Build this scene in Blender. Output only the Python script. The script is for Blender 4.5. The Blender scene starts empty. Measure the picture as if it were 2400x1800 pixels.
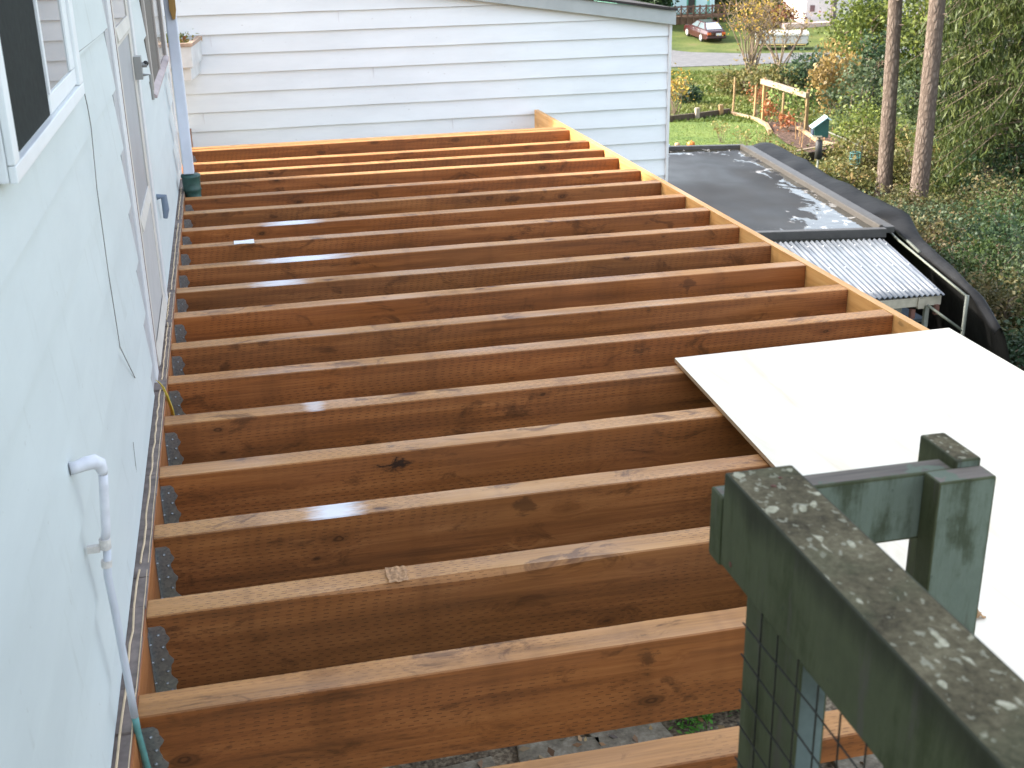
import bpy, bmesh, math, random
import numpy as np
from mathutils import Vector, Matrix
C = bpy.context.scene
COL = C.collection
R_ = math.radians
random.seed(7)
rng = np.random.default_rng(11)

# ------------------------------------------------------------------ camera
cam = bpy.data.cameras.new("camera")
camo = bpy.data.objects.new("camera", cam)
COL.objects.link(camo)
PITCH, YAW, ROLL = 0.367441369, 0.222669125, -0.0193628893
cp, sp, cy_, sy_ = math.cos(PITCH), math.sin(PITCH), math.cos(YAW), math.sin(YAW)
fw = Vector((sy_ * cp, cy_ * cp, -sp)); rt = Vector((cy_, -sy_, 0)); up = rt.cross(fw)
rt2 = rt * math.cos(ROLL) + up * math.sin(ROLL); up2 = -rt * math.sin(ROLL) + up * math.cos(ROLL)
m = Matrix((rt2, up2, -fw)).transposed().to_4x4()
m.translation = Vector((0.316393907, -2.26863334, 1.56383790))
camo.matrix_world = m
cam.sensor_width = 36; cam.lens = 36 * 2831 / 2400
cam.clip_start = 0.02; cam.clip_end = 1000
cam.dof.use_dof = True; cam.dof.focus_distance = 4.6; cam.dof.aperture_fstop = 11
C.camera = camo

# ------------------------------------------------------------------ world, sun, exposure
SUN_EL = R_(33); SUN_AZ = math.atan2(-0.95, 0.30)
w = bpy.data.worlds.new("World"); C.world = w; w.use_nodes = True
nt = w.node_tree; nt.nodes.clear()
sky = nt.nodes.new("ShaderNodeTexSky"); sky.sky_type = 'NISHITA'; sky.sun_disc = False
sky.sun_elevation = SUN_EL; sky.sun_rotation = SUN_AZ
sky.air_density = 1.0; sky.dust_density = 3.0; sky.ozone_density = 1.0
bg = nt.nodes.new("ShaderNodeBackground"); bg.inputs[1].default_value = 0.15
wo = nt.nodes.new("ShaderNodeOutputWorld")
hs = nt.nodes.new("ShaderNodeHueSaturation"); hs.inputs["Saturation"].default_value = .55
nt.links.new(sky.outputs[0], hs.inputs["Color"]); nt.links.new(hs.outputs[0], bg.inputs[0]); nt.links.new(bg.outputs[0], wo.inputs[0])
sl = bpy.data.lights.new("sun", 'SUN'); sl.energy = 1.9; sl.angle = R_(4); sl.color = (1, .93, .82)
so = bpy.data.objects.new("sun", sl); COL.objects.link(so)
sd = Vector((math.sin(SUN_AZ) * math.cos(SUN_EL), math.cos(SUN_AZ) * math.cos(SUN_EL), math.sin(SUN_EL)))
so.rotation_euler = sd.to_track_quat('Z', 'Y').to_euler(); so.location = (-20, 5, 20)
C.view_settings.view_transform = 'Standard'; C.view_settings.look = 'None'
C.view_settings.exposure = 2.3; C.view_settings.gamma = 1
C.cycles.max_bounces = 8

# ------------------------------------------------------------------ helpers
ORG = {}
def thing(name, label, cat, loc=(0, 0, 0), group=None):
    o = bpy.data.objects.new(name, None); COL.objects.link(o)
    o.empty_display_size = .2
    o.location = loc; o['label'] = label; o['category'] = cat
    if group: o['group'] = group
    ORG[o.name] = Vector(loc)
    return o
def tag(o, label, cat, group=None):
    o['label'] = label; o['category'] = cat
    if group: o['group'] = group
    return o

class MB:
    def __init__(s): s.v = []; s.f = []; s.m = []
    def add(s, vs, fs, mi=0):
        b = len(s.v); s.v += [tuple(v) for v in vs]
        for k, f in enumerate(fs):
            s.f.append([b + i for i in f]); s.m.append(mi if isinstance(mi, int) else mi[k])
        return s
    def box(s, x0, x1, y0, y1, z0, z1, mi=0):
        # face order: bottom, top, -y, +x, +y, -x
        vs = [(x0, y0, z0), (x1, y0, z0), (x1, y1, z0), (x0, y1, z0), (x0, y0, z1), (x1, y0, z1), (x1, y1, z1), (x0, y1, z1)]
        return s.add(vs, [(0, 3, 2, 1), (4, 5, 6, 7), (0, 1, 5, 4), (1, 2, 6, 5), (2, 3, 7, 6), (3, 0, 4, 7)], mi)
    def beam(s, a, b, wd, ht, upv=(0, 0, 1), mi=0):
        a = Vector(a); b = Vector(b); d = (b - a).normalized(); u = Vector(upv)
        r = d.cross(u)
        if r.length < 1e-4: u = Vector((1, 0, 0)); r = d.cross(u)
        r.normalize(); u = r.cross(d).normalized()
        vs = []
        for p in (a, b):
            for i, j in ((-1, -1), (1, -1), (1, 1), (-1, 1)):
                vs.append(p + r * (i * wd / 2) + u * (j * ht / 2))
        return s.add(vs, [(0, 3, 2, 1), (4, 5, 6, 7), (0, 1, 5, 4), (1, 2, 6, 5), (2, 3, 7, 6), (3, 0, 4, 7)], mi)
    def tube(s, pts, rad, n=10, mi=0, cap=True):
        pts = [Vector(p) for p in pts]
        if not isinstance(rad, (list, tuple)): rad = [rad] * len(pts)
        b = len(s.v); ref = None
        for i, p in enumerate(pts):
            d = (pts[min(i + 1, len(pts) - 1)] - pts[max(i - 1, 0)]).normalized()
            if ref is None:
                ref = Vector((0, 0, 1)) if abs(d.z) < .9 else Vector((1, 0, 0))
            r = d.cross(ref)
            if r.length < 1e-4: r = d.cross(Vector((0, 1, 0)))
            r.normalize(); u = r.cross(d).normalized(); ref = u
            for k in range(n):
                a = 2 * math.pi * k / n
                s.v.append(tuple(p + (r * math.cos(a) + u * math.sin(a)) * rad[i]))
        for i in range(len(pts) - 1):
            for k in range(n):
                k2 = (k + 1) % n
                s.f.append([b + i * n + k, b + i * n + k2, b + (i + 1) * n + k2, b + (i + 1) * n + k]); s.m.append(mi)
        if cap:
            s.f.append([b + k for k in range(n)][::-1]); s.m.append(mi)
            s.f.append([b + (len(pts) - 1) * n + k for k in range(n)]); s.m.append(mi)
        return s
    def grid(s, fn, nu, nv, mi=0):
        b = len(s.v)
        for i in range(nu + 1):
            for j in range(nv + 1): s.v.append(tuple(fn(i / nu, j / nv)))
        for i in range(nu):
            for j in range(nv):
                q = b + i * (nv + 1) + j
                s.f.append([q, q + nv + 1, q + nv + 2, q + 1]); s.m.append(mi)
        return s
    def prism(s, poly, axis, lo, hi, mi=0):
        # poly: 2-D points in the plane across axis, extruded from lo to hi
        def P(p, t):
            if axis == 0: return (t, p[0], p[1])
            if axis == 1: return (p[0], t, p[1])
            return (p[0], p[1], t)
        n = len(poly)
        vs = [P(p, lo) for p in poly] + [P(p, hi) for p in poly]
        fs = [list(range(n))[::-1], [n + i for i in range(n)]] + [(i, (i + 1) % n, n + (i + 1) % n, n + i) for i in range(n)]
        return s.add(vs, fs, mi)
    def ball(s, c, r, nu=10, nv=7, mi=0, sc=(1, 1, 1)):
        c = Vector(c)
        def fn(u, v):
            t = math.pi * v; a = 2 * math.pi * u
            return (c.x + r * sc[0] * math.sin(t) * math.cos(a), c.y + r * sc[1] * math.sin(t) * math.sin(a), c.z + r * sc[2] * math.cos(t))
        return s.grid(fn, nu, nv, mi)

def root_org(o):
    return ORG.get(o.name, Vector((0, 0, 0)))
def part(name, mb, mats, parent=None, loc=None, bevel=0, seg=2, smooth=False, label=None, fix=True):
    """one mesh object from world-space geometry; loc is the world point used as its origin"""
    me = bpy.data.meshes.new(name)
    po = root_org(parent) if parent else Vector((0, 0, 0))
    org = Vector(loc) if loc is not None else po
    vs = [(v[0] - org.x, v[1] - org.y, v[2] - org.z) for v in mb.v]
    me.from_pydata(vs, [], mb.f)
    if not isinstance(mats, (list, tuple)): mats = [mats]
    for mt in mats: me.materials.append(mt)
    me.polygons.foreach_set("material_index", mb.m)
    if bevel or fix:
        bm = bmesh.new(); bm.from_mesh(me)
        if fix: bmesh.ops.recalc_face_normals(bm, faces=bm.faces)
        if bevel:
            es = [e for e in bm.edges if len(e.link_faces) == 2 and e.calc_face_angle() > 0.5]
            bmesh.ops.bevel(bm, geom=es, offset=bevel, segments=seg, profile=.6, affect='EDGES', clamp_overlap=True)
        bm.to_mesh(me); bm.free()
    if smooth: me.polygons.foreach_set("use_smooth", [True] * len(me.polygons))
    o = bpy.data.objects.new(name, me); COL.objects.link(o)
    if parent:
        o.parent = parent; o.location = org - po
    else:
        o.location = org
    ORG[o.name] = org
    if label: o['label'] = label
    return o
def part_each(name, mb, mats, parent=None, **k):
    """every connected piece of the shape becomes a part of its own"""
    par = list(range(len(mb.v)))
    def find(a):
        while par[a] != a: par[a] = par[par[a]]; a = par[a]
        return a
    for f in mb.f:
        for q in f[1:]: par[find(q)] = find(f[0])
    gr = {}
    for i, f in enumerate(mb.f): gr.setdefault(find(f[0]), []).append(i)
    out = []
    for g in gr.values():
        m2 = MB(); idx = {}
        for i in g:
            for q in mb.f[i]:
                if q not in idx: idx[q] = len(m2.v); m2.v.append(mb.v[q])
            m2.f.append([idx[q] for q in mb.f[i]]); m2.m.append(mb.m[i])
        out.append(part(name, m2, mats, parent, **k))
    return out
def struct(name, mb, mats, **k):
    o = part(name, mb, mats, **k); o['kind'] = 'structure'; return o

# ------------------------------------------------------------------ node helper
class NT:
    def __init__(s, name):
        s.mat = bpy.data.materials.new(name); s.mat.use_nodes = True
        s.t = s.mat.node_tree; s.t.nodes.clear()
        s.out = s.t.nodes.new("ShaderNodeOutputMaterial")
        s.p = s.t.nodes.new("ShaderNodeBsdfPrincipled")
        s.t.links.new(s.p.outputs[0], s.out.inputs[0])
        s._tc = None
    def n(s, typ, **k):
        x = s.t.nodes.new(typ)
        for a, b in k.items(): setattr(x, a, b)
        return x
    def lk(s, a, b):
        if isinstance(a, (int, float)):
            b.default_value = a if not hasattr(b.default_value, '__len__') else [a] * len(b.default_value)
        elif isinstance(a, (tuple, list)):
            b.default_value = list(a) + [1] * (len(b.default_value) - len(a))
        else: s.t.links.new(a, b)
    def obj(s):
        if not s._tc: s._tc = s.n("ShaderNodeTexCoord")
        return s._tc.outputs['Object']
    def math(s, op, a, b=0, c=None, clamp=False):
        x = s.n("ShaderNodeMath", operation=op, use_clamp=clamp); s.lk(a, x.inputs[0]); s.lk(b, x.inputs[1])
        if c is not None: s.lk(c, x.inputs[2])
        return x.outputs[0]
    def vmath(s, op, a, b=(0, 0, 0)):
        x = s.n("ShaderNodeVectorMath", operation=op); s.lk(a, x.inputs[0])
        if op == 'SCALE': s.lk(b, x.inputs[3])
        else: s.lk(b, x.inputs[1])
        return x.outputs[0]
    def scale(s, v, sc): return s.vmath('MULTIPLY', v, sc)
    def noise(s, v, scale=1, detail=4, rough=.55, dist=0, col=False):
        x = s.n("ShaderNodeTexNoise"); s.lk(v, x.inputs['Vector'])
        x.inputs['Scale'].default_value = scale; x.inputs['Detail'].default_value = detail
        x.inputs['Roughness'].default_value = rough; x.inputs['Distortion'].default_value = dist
        return x.outputs[1 if col else 0]
    def voro(s, v, scale=1, feature='F1', rand=1):
        x = s.n("ShaderNodeTexVoronoi", feature=feature); s.lk(v, x.inputs['Vector'])
        x.inputs['Scale'].default_value = scale; x.inputs['Randomness'].default_value = rand
        return x
    def ramp(s, f, stops, interp='LINEAR'):
        x = s.n("ShaderNodeValToRGB"); s.lk(f, x.inputs[0]); cr = x.color_ramp; cr.interpolation = interp
        while len(cr.elements) < len(stops): cr.elements.new(.5)
        for e, (p, c) in zip(cr.elements, stops):
            e.position = p
            e.color = (c, c, c, 1) if isinstance(c, (int, float)) else (*c, 1)
        return x.outputs[0]
    def smooth(s, f, a, b):
        x = s.n("ShaderNodeMapRange", interpolation_type='SMOOTHSTEP'); s.lk(f, x.inputs[0])
        lo, hi, t0, t1 = (a, b, 0, 1) if a < b else (b, a, 1, 0)
        x.inputs[1].default_value = lo; x.inputs[2].default_value = hi
        x.inputs[3].default_value = t0; x.inputs[4].default_value = t1
        return x.outputs[0]
    def mix(s, f, a, b, mode='MIX'):
        x = s.n("ShaderNodeMix", data_type='RGBA', blend_type=mode); s.lk(f, x.inputs[0])
        s.lk(a, x.inputs[6]); s.lk(b, x.inputs[7]); return x.outputs[2]
    def sep(s, v):
        x = s.n("ShaderNodeSeparateXYZ"); s.lk(v, x.inputs[0]); return x.outputs
    def comb(s, a, b, c):
        x = s.n("ShaderNodeCombineXYZ"); s.lk(a, x.inputs[0]); s.lk(b, x.inputs[1]); s.lk(c, x.inputs[2]); return x.outputs[0]
    def rnd(s): return s.n("ShaderNodeObjectInfo").outputs['Random']
    def attr(s, name, typ='GEOMETRY'): return s.n("ShaderNodeAttribute", attribute_name=name, attribute_type=typ).outputs['Fac']
    def nrm(s): return s.n("ShaderNodeNewGeometry").outputs['True Normal']
    def bump(s, h, strength=.3, dist=.01):
        x = s.n("ShaderNodeBump"); s.lk(h, x.inputs['Height']); x.inputs['Strength'].default_value = strength
        x.inputs['Distance'].default_value = dist; s.t.links.new(x.outputs[0], s.p.inputs['Normal'])
    def set(s, color=None, rough=None, metal=None, spec=None, **k):
        if color is not None: s.lk(color, s.p.inputs['Base Color'])
        if rough is not None: s.lk(rough, s.p.inputs['Roughness'])
        if metal is not None: s.lk(metal, s.p.inputs['Metallic'])
        if spec is not None: s.lk(spec, s.p.inputs['Specular IOR Level'])
        for a, b in k.items(): s.lk(b, s.p.inputs[a.replace('_', ' ')])
        return s.mat

def plain(name, col, rough=.6, var=.15, sc=8, metal=0, spec=.5, bump=0):
    """a plain coat with mild mottling"""
    t = NT(name); f = t.noise(t.obj(), sc, 5)
    lo = tuple(c * (1 - var) for c in col); hi = tuple(min(1, c * (1 + var)) for c in col)
    c = t.ramp(f, [(.3, lo), (.7, hi)])
    if bump: t.bump(t.noise(t.obj(), sc * 6, 4), bump, .004)
    return t.set(c, rough, metal, spec)

def wood_mat(name, dark, mid, light, knots=True, dash=True, marks=False, rough=.55, vstain=.3, axis=0):
    t = NT(name); o = t.obj(); r = t.rnd()
    off = t.vmath('SCALE', (37., 21., 53.), r)
    P = t.vmath('ADD', o, off)
    if axis == 1:
        a = t.sep(P); P = t.comb(a[1], a[0], a[2])
        a = t.sep(o); o = t.comb(a[1], a[0], a[2])
    elif axis == 2:
        a = t.sep(P); P = t.comb(a[2], a[0], a[1])
        a = t.sep(o); o = t.comb(a[2], a[0], a[1])
    px = t.sep(o)
    vk = t.voro(t.vmath('ADD', t.scale(P, (4.0, 8.0, 8.0)), t.vmath('SCALE', t.vmath('SUBTRACT', t.noise(t.scale(P, (14, 30, 30)), 1, 2, .5, 0, True), (.5, .5, .5)), .16)), 1.0)
    kd = vk.outputs['Distance']
    warp = t.math('MULTIPLY', t.smooth(kd, .34, .05), .022)
    P2 = t.vmath('ADD', P, t.comb(0, warp, warp))
    g1 = t.noise(t.scale(P2, (1.0, 22, 22)), 1, 6, .62, .2)
    g2 = t.noise(t.scale(P2, (5, 150, 150)), 1, 4, .6)
    g = t.math('ADD', t.math('MULTIPLY', g1, .72), t.math('MULTIPLY', g2, .28))
    col = t.ramp(g, [(.30, dark), (.5, mid), (.68, light)])
    bl = t.noise(t.scale(P, (1.3, 3, 3)), 1, 3)
    col = t.mix(t.math('MULTIPLY', t.smooth(bl, .42, .68), .5), col, (mid[0] * .72, mid[1] * .78, mid[2] * .75))
    # per-board tone
    tone = t.ramp(r, [(0, (.80, .84, .88)), (.35, (1.0, .98, .95)), (.7, (1.1, .98, .88)), (1, (.9, .95, .95))])
    col = t.mix(1, col, tone, 'MULTIPLY')
    if marks:   # paler top edge, light from above put into the colour
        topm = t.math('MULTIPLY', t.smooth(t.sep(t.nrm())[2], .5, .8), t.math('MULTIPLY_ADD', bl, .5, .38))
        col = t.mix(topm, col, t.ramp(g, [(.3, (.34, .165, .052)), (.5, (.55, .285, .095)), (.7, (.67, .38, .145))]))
        sm_ = t.noise(t.scale(P, (4.5, 10, 10)), 1, 5, .7, .8)
        col = t.mix(t.math('MULTIPLY', t.smooth(sm_, .55, .68), .72), col, tuple(c * .28 for c in mid))
    h = g
    if vstain:
        sx = t.noise(t.scale(P, (9, .6, .9)), 1, 2, .5)
        col = t.mix(t.math('MULTIPLY', t.smooth(sx, .54, .74), vstain), col, tuple(c * .45 for c in mid))
    if dash:
        row = t.math('DIVIDE', t.math('ADD', px[1], px[2]), .0105)
        rf = t.math('FLOOR', row)
        wn = t.n("ShaderNodeTexWhiteNoise", noise_dimensions='1D'); t.lk(rf, wn.inputs['W'])
        u = t.math('ADD', t.math('DIVIDE', px[0], .031), t.math('MULTIPLY', wn.outputs[0], .55))
        d1 = t.math('LESS_THAN', t.math('FRACT', u), .42)
        d2 = t.math('LESS_THAN', t.math('ABSOLUTE', t.math('SUBTRACT', t.math('FRACT', row), .5)), .10)
        fade = t.smooth(t.noise(t.scale(P, (1.6, 5, 5)), 1, 3), .36, .58)
        dm = t.math('MULTIPLY', t.math('MULTIPLY', d1, d2), fade)
        col = t.mix(t.math('MULTIPLY', dm, .80), col, tuple(c * .22 for c in mid))
        h = t.math('SUBTRACT', h, t.math('MULTIPLY', dm, .6))
    if knots:
        ring = t.math('SINE', t.math('MULTIPLY', kd, 95))
        kc = t.mix(t.math('MULTIPLY_ADD', ring, .5, .5), tuple(c * .16 for c in mid), tuple(c * .5 for c in mid))
        gate = t.math('GREATER_THAN', t.sep(vk.outputs['Color'])[0], .12)
        kd = t.math('DIVIDE', kd, t.math('MULTIPLY_ADD', t.sep(vk.outputs['Color'])[1], .9, .45))
        km = t.math('MULTIPLY', t.smooth(kd, .125, .06), gate)
        halo = t.math('MULTIPLY', t.math('MULTIPLY', t.smooth(kd, .30, .08), gate), .3)
        col = t.mix(halo, col, tuple(c * .45 for c in mid))
        col = t.mix(t.math('MULTIPLY', km, .85), col, kc)
    ro = t.ramp(t.noise(t.scale(P, (2, 6, 6)), 1, 3), [(.35, rough - .18), (.65, rough + .12)])
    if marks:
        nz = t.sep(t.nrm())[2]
        mx = t.attr('glint_x', 'OBJECT'); mw = t.attr('glint_w', 'OBJECT'); ms = t.attr('glint_s', 'OBJECT')
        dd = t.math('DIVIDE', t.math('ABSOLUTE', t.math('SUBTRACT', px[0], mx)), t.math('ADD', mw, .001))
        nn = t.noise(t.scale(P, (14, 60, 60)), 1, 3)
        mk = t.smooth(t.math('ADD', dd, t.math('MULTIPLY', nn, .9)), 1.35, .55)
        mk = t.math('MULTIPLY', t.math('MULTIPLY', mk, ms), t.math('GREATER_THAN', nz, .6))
        col = t.mix(mk, col, (.82, .82, .85))  # white glints on the top edge, painted into the colour
        sx_ = t.attr('smear_x', 'OBJECT'); ss_ = t.attr('smear_s', 'OBJECT')
        dv = t.math('ADD', t.math('ABSOLUTE', t.math('DIVIDE', t.math('SUBTRACT', px[0], sx_), .085)), t.math('ABSOLUTE', t.math('DIVIDE', t.math('ADD', px[2], .045), .06)))
        nv = t.noise(t.scale(P, (18, 40, 40)), 1, 4, .7, .5)
        sk = t.math('MULTIPLY', t.smooth(t.math('ADD', dv, t.math('MULTIPLY', nv, 2.2)), 1.75, 1.35), ss_)
        col = t.mix(t.math('MULTIPLY', sk, .9), col, (.012, .008, .006))
    t.bump(h, .35, .004)
    return t.set(col, ro, 0, .35)

def leaf_mat(name, cols, rough=.5, trans=.25):
    t = NT(name); f = t.attr('rnd')
    n = len(cols)
    c = t.ramp(f, [((i + .0) / max(1, n - 1), cols[i]) for i in range(n)])
    t.set(c, rough, 0, .3)
    tr = t.n("ShaderNodeBsdfTranslucent"); t.lk(c, tr.inputs[0])
    mx = t.n("ShaderNodeMixShader"); mx.inputs[0].default_value = trans
    t.t.links.new(t.p.outputs[0], mx.inputs[1]); t.t.links.new(tr.outputs[0], mx.inputs[2]); t.t.links.new(mx.outputs[0], t.out.inputs[0])
    return t.mat

def leaves(name, cen, size, mat, parent=None, aspect=1.7, hang=0.0, flat=0.0, rnd=None, szvar=.4, label=None):
    """many small leaf faces as one mesh. hang pulls the long axis downward, flat turns faces upward"""
    cen = np.asarray(cen, float); n = len(cen)
    a = rng.normal(size=(n, 3)); a[:, 2] *= (1 - .6 * flat); a[:, 2] -= hang * 2.2
    a /= np.linalg.norm(a, axis=1)[:, None]
    u = rng.normal(size=(n, 3)); u[:, 2] += flat * 2.5
    b = np.cross(a, u); b /= np.linalg.norm(b, axis=1)[:, None] + 1e-9
    s = size * (1 + szvar * rng.normal(size=(n, 1))).clip(.35, 2)
    po = root_org(parent) if parent else Vector((0, 0, 0))
    c = cen - np.array(po)
    nn = np.cross(a, b)
    v = np.stack([c - a * s * .5, c + b * s * (.5 / aspect) + nn * s * .06, c + a * s * .5, c - b * s * (.5 / aspect) + nn * s * .06], 1).reshape(-1, 3)
    me = bpy.data.meshes.new(name)
    me.vertices.add(4 * n); me.vertices.foreach_set("co", v.ravel())
    me.loops.add(4 * n); me.loops.foreach_set("vertex_index", np.arange(4 * n, dtype=np.int32))
    me.polygons.add(n); me.polygons.foreach_set("loop_start", np.arange(0, 4 * n, 4, dtype=np.int32))
    me.update(calc_edges=True); me.validate()
    at = me.attributes.new("rnd", 'FLOAT', 'POINT')
    rv = rng.random(n) if rnd is None else np.clip(np.asarray(rnd), 0, 1)
    at.data.foreach_set("value", np.repeat(rv, 4).astype(np.float32))
    me.materials.append(mat)
    o = bpy.data.objects.new(name, me); COL.objects.link(o)
    if parent: o.parent = parent
    if label: o['label'] = label
    ORG[o.name] = po
    return o

def clumps(c, rad, nclump, per, spread=.3, shell=.55, low=None):
    """leaf centres: clumps spread through an ellipsoid, denser near its outside"""
    c = np.array(c); rad = np.array(rad)
    d = rng.normal(size=(nclump, 3)); d /= np.linalg.norm(d, axis=1)[:, None]
    r = shell + (1 - shell) * rng.random((nclump, 1))
    r *= (1 + .22 * rng.normal(size=(nclump, 1)))
    cc = d * r
    p = (cc[:, None, :] + spread * rng.normal(size=(nclump, per, 3)) * (.5 + rng.random((nclump, 1, 1)))) * rad + c
    rv = np.repeat(rng.random(nclump), per) * .65 + .35 * rng.random(nclump * per)
    p = p.reshape(-1, 3)
    if low is not None:
        k = p[:, 2] > low; p = p[k]; rv = rv[k]
    return p, rv

# ------------------------------------------------------------------ terrain
def sm(t): t = min(1, max(0, t)); return t * t * (3 - 2 * t)
def zfar(D): return float(np.interp(D, [0, 27, 33, 44, 70, 85, 92, 97, 105, 115, 150, 260, 400], [-5.2, -5.2, -5.5, -5.5, -6.8, -7.5, -7.75, -7.7, -7.0, -6.4, -4.5, 2, 12]))
def gz(x, y):
    D = math.hypot(x - .316, y + 2.27)
    t = max(sm((x - 3.6) / 4.0), sm((y - 14) / 6))
    return -2.6 * (1 - t) + zfar(D) * t

def ground_mat():
    t = NT("ground"); o = t.obj(); s = t.sep(o)
    n1 = t.noise(o, .35, 5, .6); n2 = t.noise(o, 6, 5, .7); n3 = t.noise(o, 40, 3)
    g = t.math('ADD', t.math('MULTIPLY', n1, .6), t.math('MULTIPLY', n2, .4))
    grass = t.ramp(g, [(.36, (.038, .05, .014)), (.48, (.066, .092, .02)), (.58, (.11, .122, .034)), (.68, (.13, .105, .05))])
    soil = t.ramp(t.math('ADD', t.math('MULTIPLY', n2, .5), t.math('MULTIPLY', n3, .5)), [(.38, (.04, .028, .018)), (.5, (.13, .10, .065)), (.62, (.26, .21, .14))])
    near = t.math('MULTIPLY', t.smooth(s[0], 4.6, 3.4), t.smooth(s[1], 12, 9))
    c = t.mix(near, grass, soil)
    t.bump(n2, .6, .05)
    return t.set(c, .9, 0, .2)
xs = np.concatenate([np.arange(-40, 2, 6), np.arange(2, 30, .75), np.arange(30, 60, 1.5), np.arange(60, 260, 8)])
ys = np.concatenate([np.arange(-40, 4, 4), np.arange(4, 50, .8), np.arange(50, 125, 1.5), np.arange(125, 400, 10)])
mb = MB()
b = len(mb.v)
for x in xs:
    for y in ys: mb.v.append((x, y, gz(x, y)))
ny = len(ys)
for i in range(len(xs) - 1):
    for j in range(ny - 1):
        q = i * ny + j; mb.f.append([q, q + ny, q + ny + 1, q + 1]); mb.m.append(0)
struct("ground", mb, ground_mat(), smooth=True)

def sheet_poly(poly, lift, step=.5):
    """a sheet over the terrain inside a plan polygon"""
    mb = MB(); poly = [Vector((p[0], p[1])) for p in poly]
    bm = bmesh.new(); vs = [bm.verts.new((p.x, p.y, 0)) for p in poly]; bm.faces.new(vs)
    lo = Vector((min(p.x for p in poly), min(p.y for p in poly))); hi = Vector((max(p.x for p in poly), max(p.y for p in poly)))
    for ax in (0, 1):
        k = lo[ax] + step
        while k < hi[ax]:
            co = Vector((k, 0, 0)) if ax == 0 else Vector((0, k, 0)); no = Vector((1, 0, 0)) if ax == 0 else Vector((0, 1, 0))
            bmesh.ops.bisect_plane(bm, geom=bm.verts[:] + bm.edges[:] + bm.faces[:], plane_co=co, plane_no=no); k += step
    bm.verts.ensure_lookup_table()
    idx = {v: i for i, v in enumerate(bm.verts)}
    mb.v = [(v.co.x, v.co.y, gz(v.co.x, v.co.y) + lift) for v in bm.verts]
    mb.f = [[idx[v] for v in f.verts] for f in bm.faces]; mb.m = [0] * len(mb.f)
    bm.free(); return mb

# gravel drive
t = NT("gravel"); o = t.obj()
t.bump(t.noise(o, 25, 4), .4, .03)
GRAVEL = t.set(t.ramp(t.noise(o, 1.6, 6, .7), [(.35, (.105, .105, .108)), (.65, (.165, .163, .165))]), .9, 0, .2)
struct("gravel_road", sheet_poly([(8, 71), (20, 70.5), (27, 69.6), (31, 69.8), (35.3, 70.7), (46, 73.5), (60, 75), (60, 84), (48, 80), (41, 79.3), (36.5, 80.2), (33.5, 83), (31.5, 88), (30, 94), (8, 96)], .03, 1.5), GRAVEL, smooth=True)
t = NT("lawn"); o = t.obj()
n1 = t.noise(o, .8, 4); n2 = t.noise(t.scale(o, (9, 5, 9)), 1, 5, .7)
t.bump(n2, .8, .06)
LAWN = t.set(t.ramp(t.math('ADD', t.math('MULTIPLY', n1, .45), t.math('MULTIPLY', n2, .55)), [(.36, (.062, .105, .016)), (.5, (.102, .152, .024)), (.64, (.15, .18, .038))]), .8, 0, .3)
lawn_poly = [(9, 42), (14, 40.2), (16.3, 40.3), (17.5, 40.9), (19.3, 42.0), (19.3, 39.9), (18.85, 38.0), (18.3, 36.7), (17.6, 33.6), (16.3, 31.3), (9, 31)]
struct("lawn", sheet_poly(lawn_poly, .03), LAWN, smooth=True)
t = NT("soil"); o = t.obj()
nn = t.noise(o, 7, 6, .75); t.bump(nn, 1, .08)
SOIL = t.set(t.ramp(nn, [(.35, (.035, .022, .016)), (.52, (.10, .062, .045)), (.66, (.22, .13, .10))]), .95, 0, .2)
struct("garden_bed", sheet_poly([(19.4, 42.4), (20.5, 42.2), (20.7, 39.5), (20.2, 36.0), (19.5, 33.2), (17.9, 32.7), (18.0, 34.5), (18.5, 36.7), (18.95, 38.0), (19.4, 39.9)], .05, .4), SOIL, smooth=True)

# ------------------------------------------------------------------ shared materials
def painted_siding(name, col, dirt=(.5, .47, .4)):
    t = NT(name); o = t.obj()
    n1 = t.noise(t.scale(o, (1.2, 1.2, 5)), 1, 5, .65); n2 = t.noise(t.scale(o, (14, 14, 2)), 1, 4, .7)
    c = t.ramp(n1, [(.3, tuple(x * .90 for x in col)), (.65, col)])
    st = t.math('MULTIPLY', t.smooth(n2, .58, .78), .28)
    c = t.mix(st, c, tuple(a * b for a, b in zip(col, dirt)))
    sp = t.smooth(t.noise(o, 34, 3, .6), .70, .76)
    c = t.mix(t.math('MULTIPLY', sp, .35), c, (.3, .27, .22))
    t.bump(t.noise(t.scale(o, (3, 3, 90)), 1, 5, .7), .06, .002)
    return t.set(c, .5, 0, .35)
HOUSE_W = painted_siding("house_paint", (.625, .675, .665))
WING_W = painted_siding("wing_paint", (.82, .855, .865), (.9, .88, .85))
SHEATH = plain("sheathing", (.38, .34, .29), .8)
TRIMW = plain("trim_white", (.70, .70, .70), .45, .06)
VINYL = plain("vinyl_white", (.80, .82, .82), .35, .04)
GREYDOOR = plain("door_grey", (.37, .375, .385), .45, .05)
CREAM = plain("cream_trim", (.62, .58, .52), .5, .08)
PINK = plain("sill_pink", (.46, .37, .355), .6, .12)
DARKSCREEN = plain("screen_mesh", (.022, .026, .024), .85, .2, 60, spec=.15)
BROWNSCREEN = plain("screen_brown", (.17, .155, .135), .8, .15, 60, spec=.2)
METAL = plain("grey_metal", (.42, .44, .45), .35, .1, metal=.7)
BLACK = plain("black_rubber", (.02, .02, .02), .6, .2)
t = NT("window_glass"); GLASS = t.set((.05, .055, .055), .03, 0, .5); t.p.inputs['IOR'].default_value = 2.3
ROOFB = plain("roofing_dark", (.035, .03, .028), .9, .35, 30, bump=.4)

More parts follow.
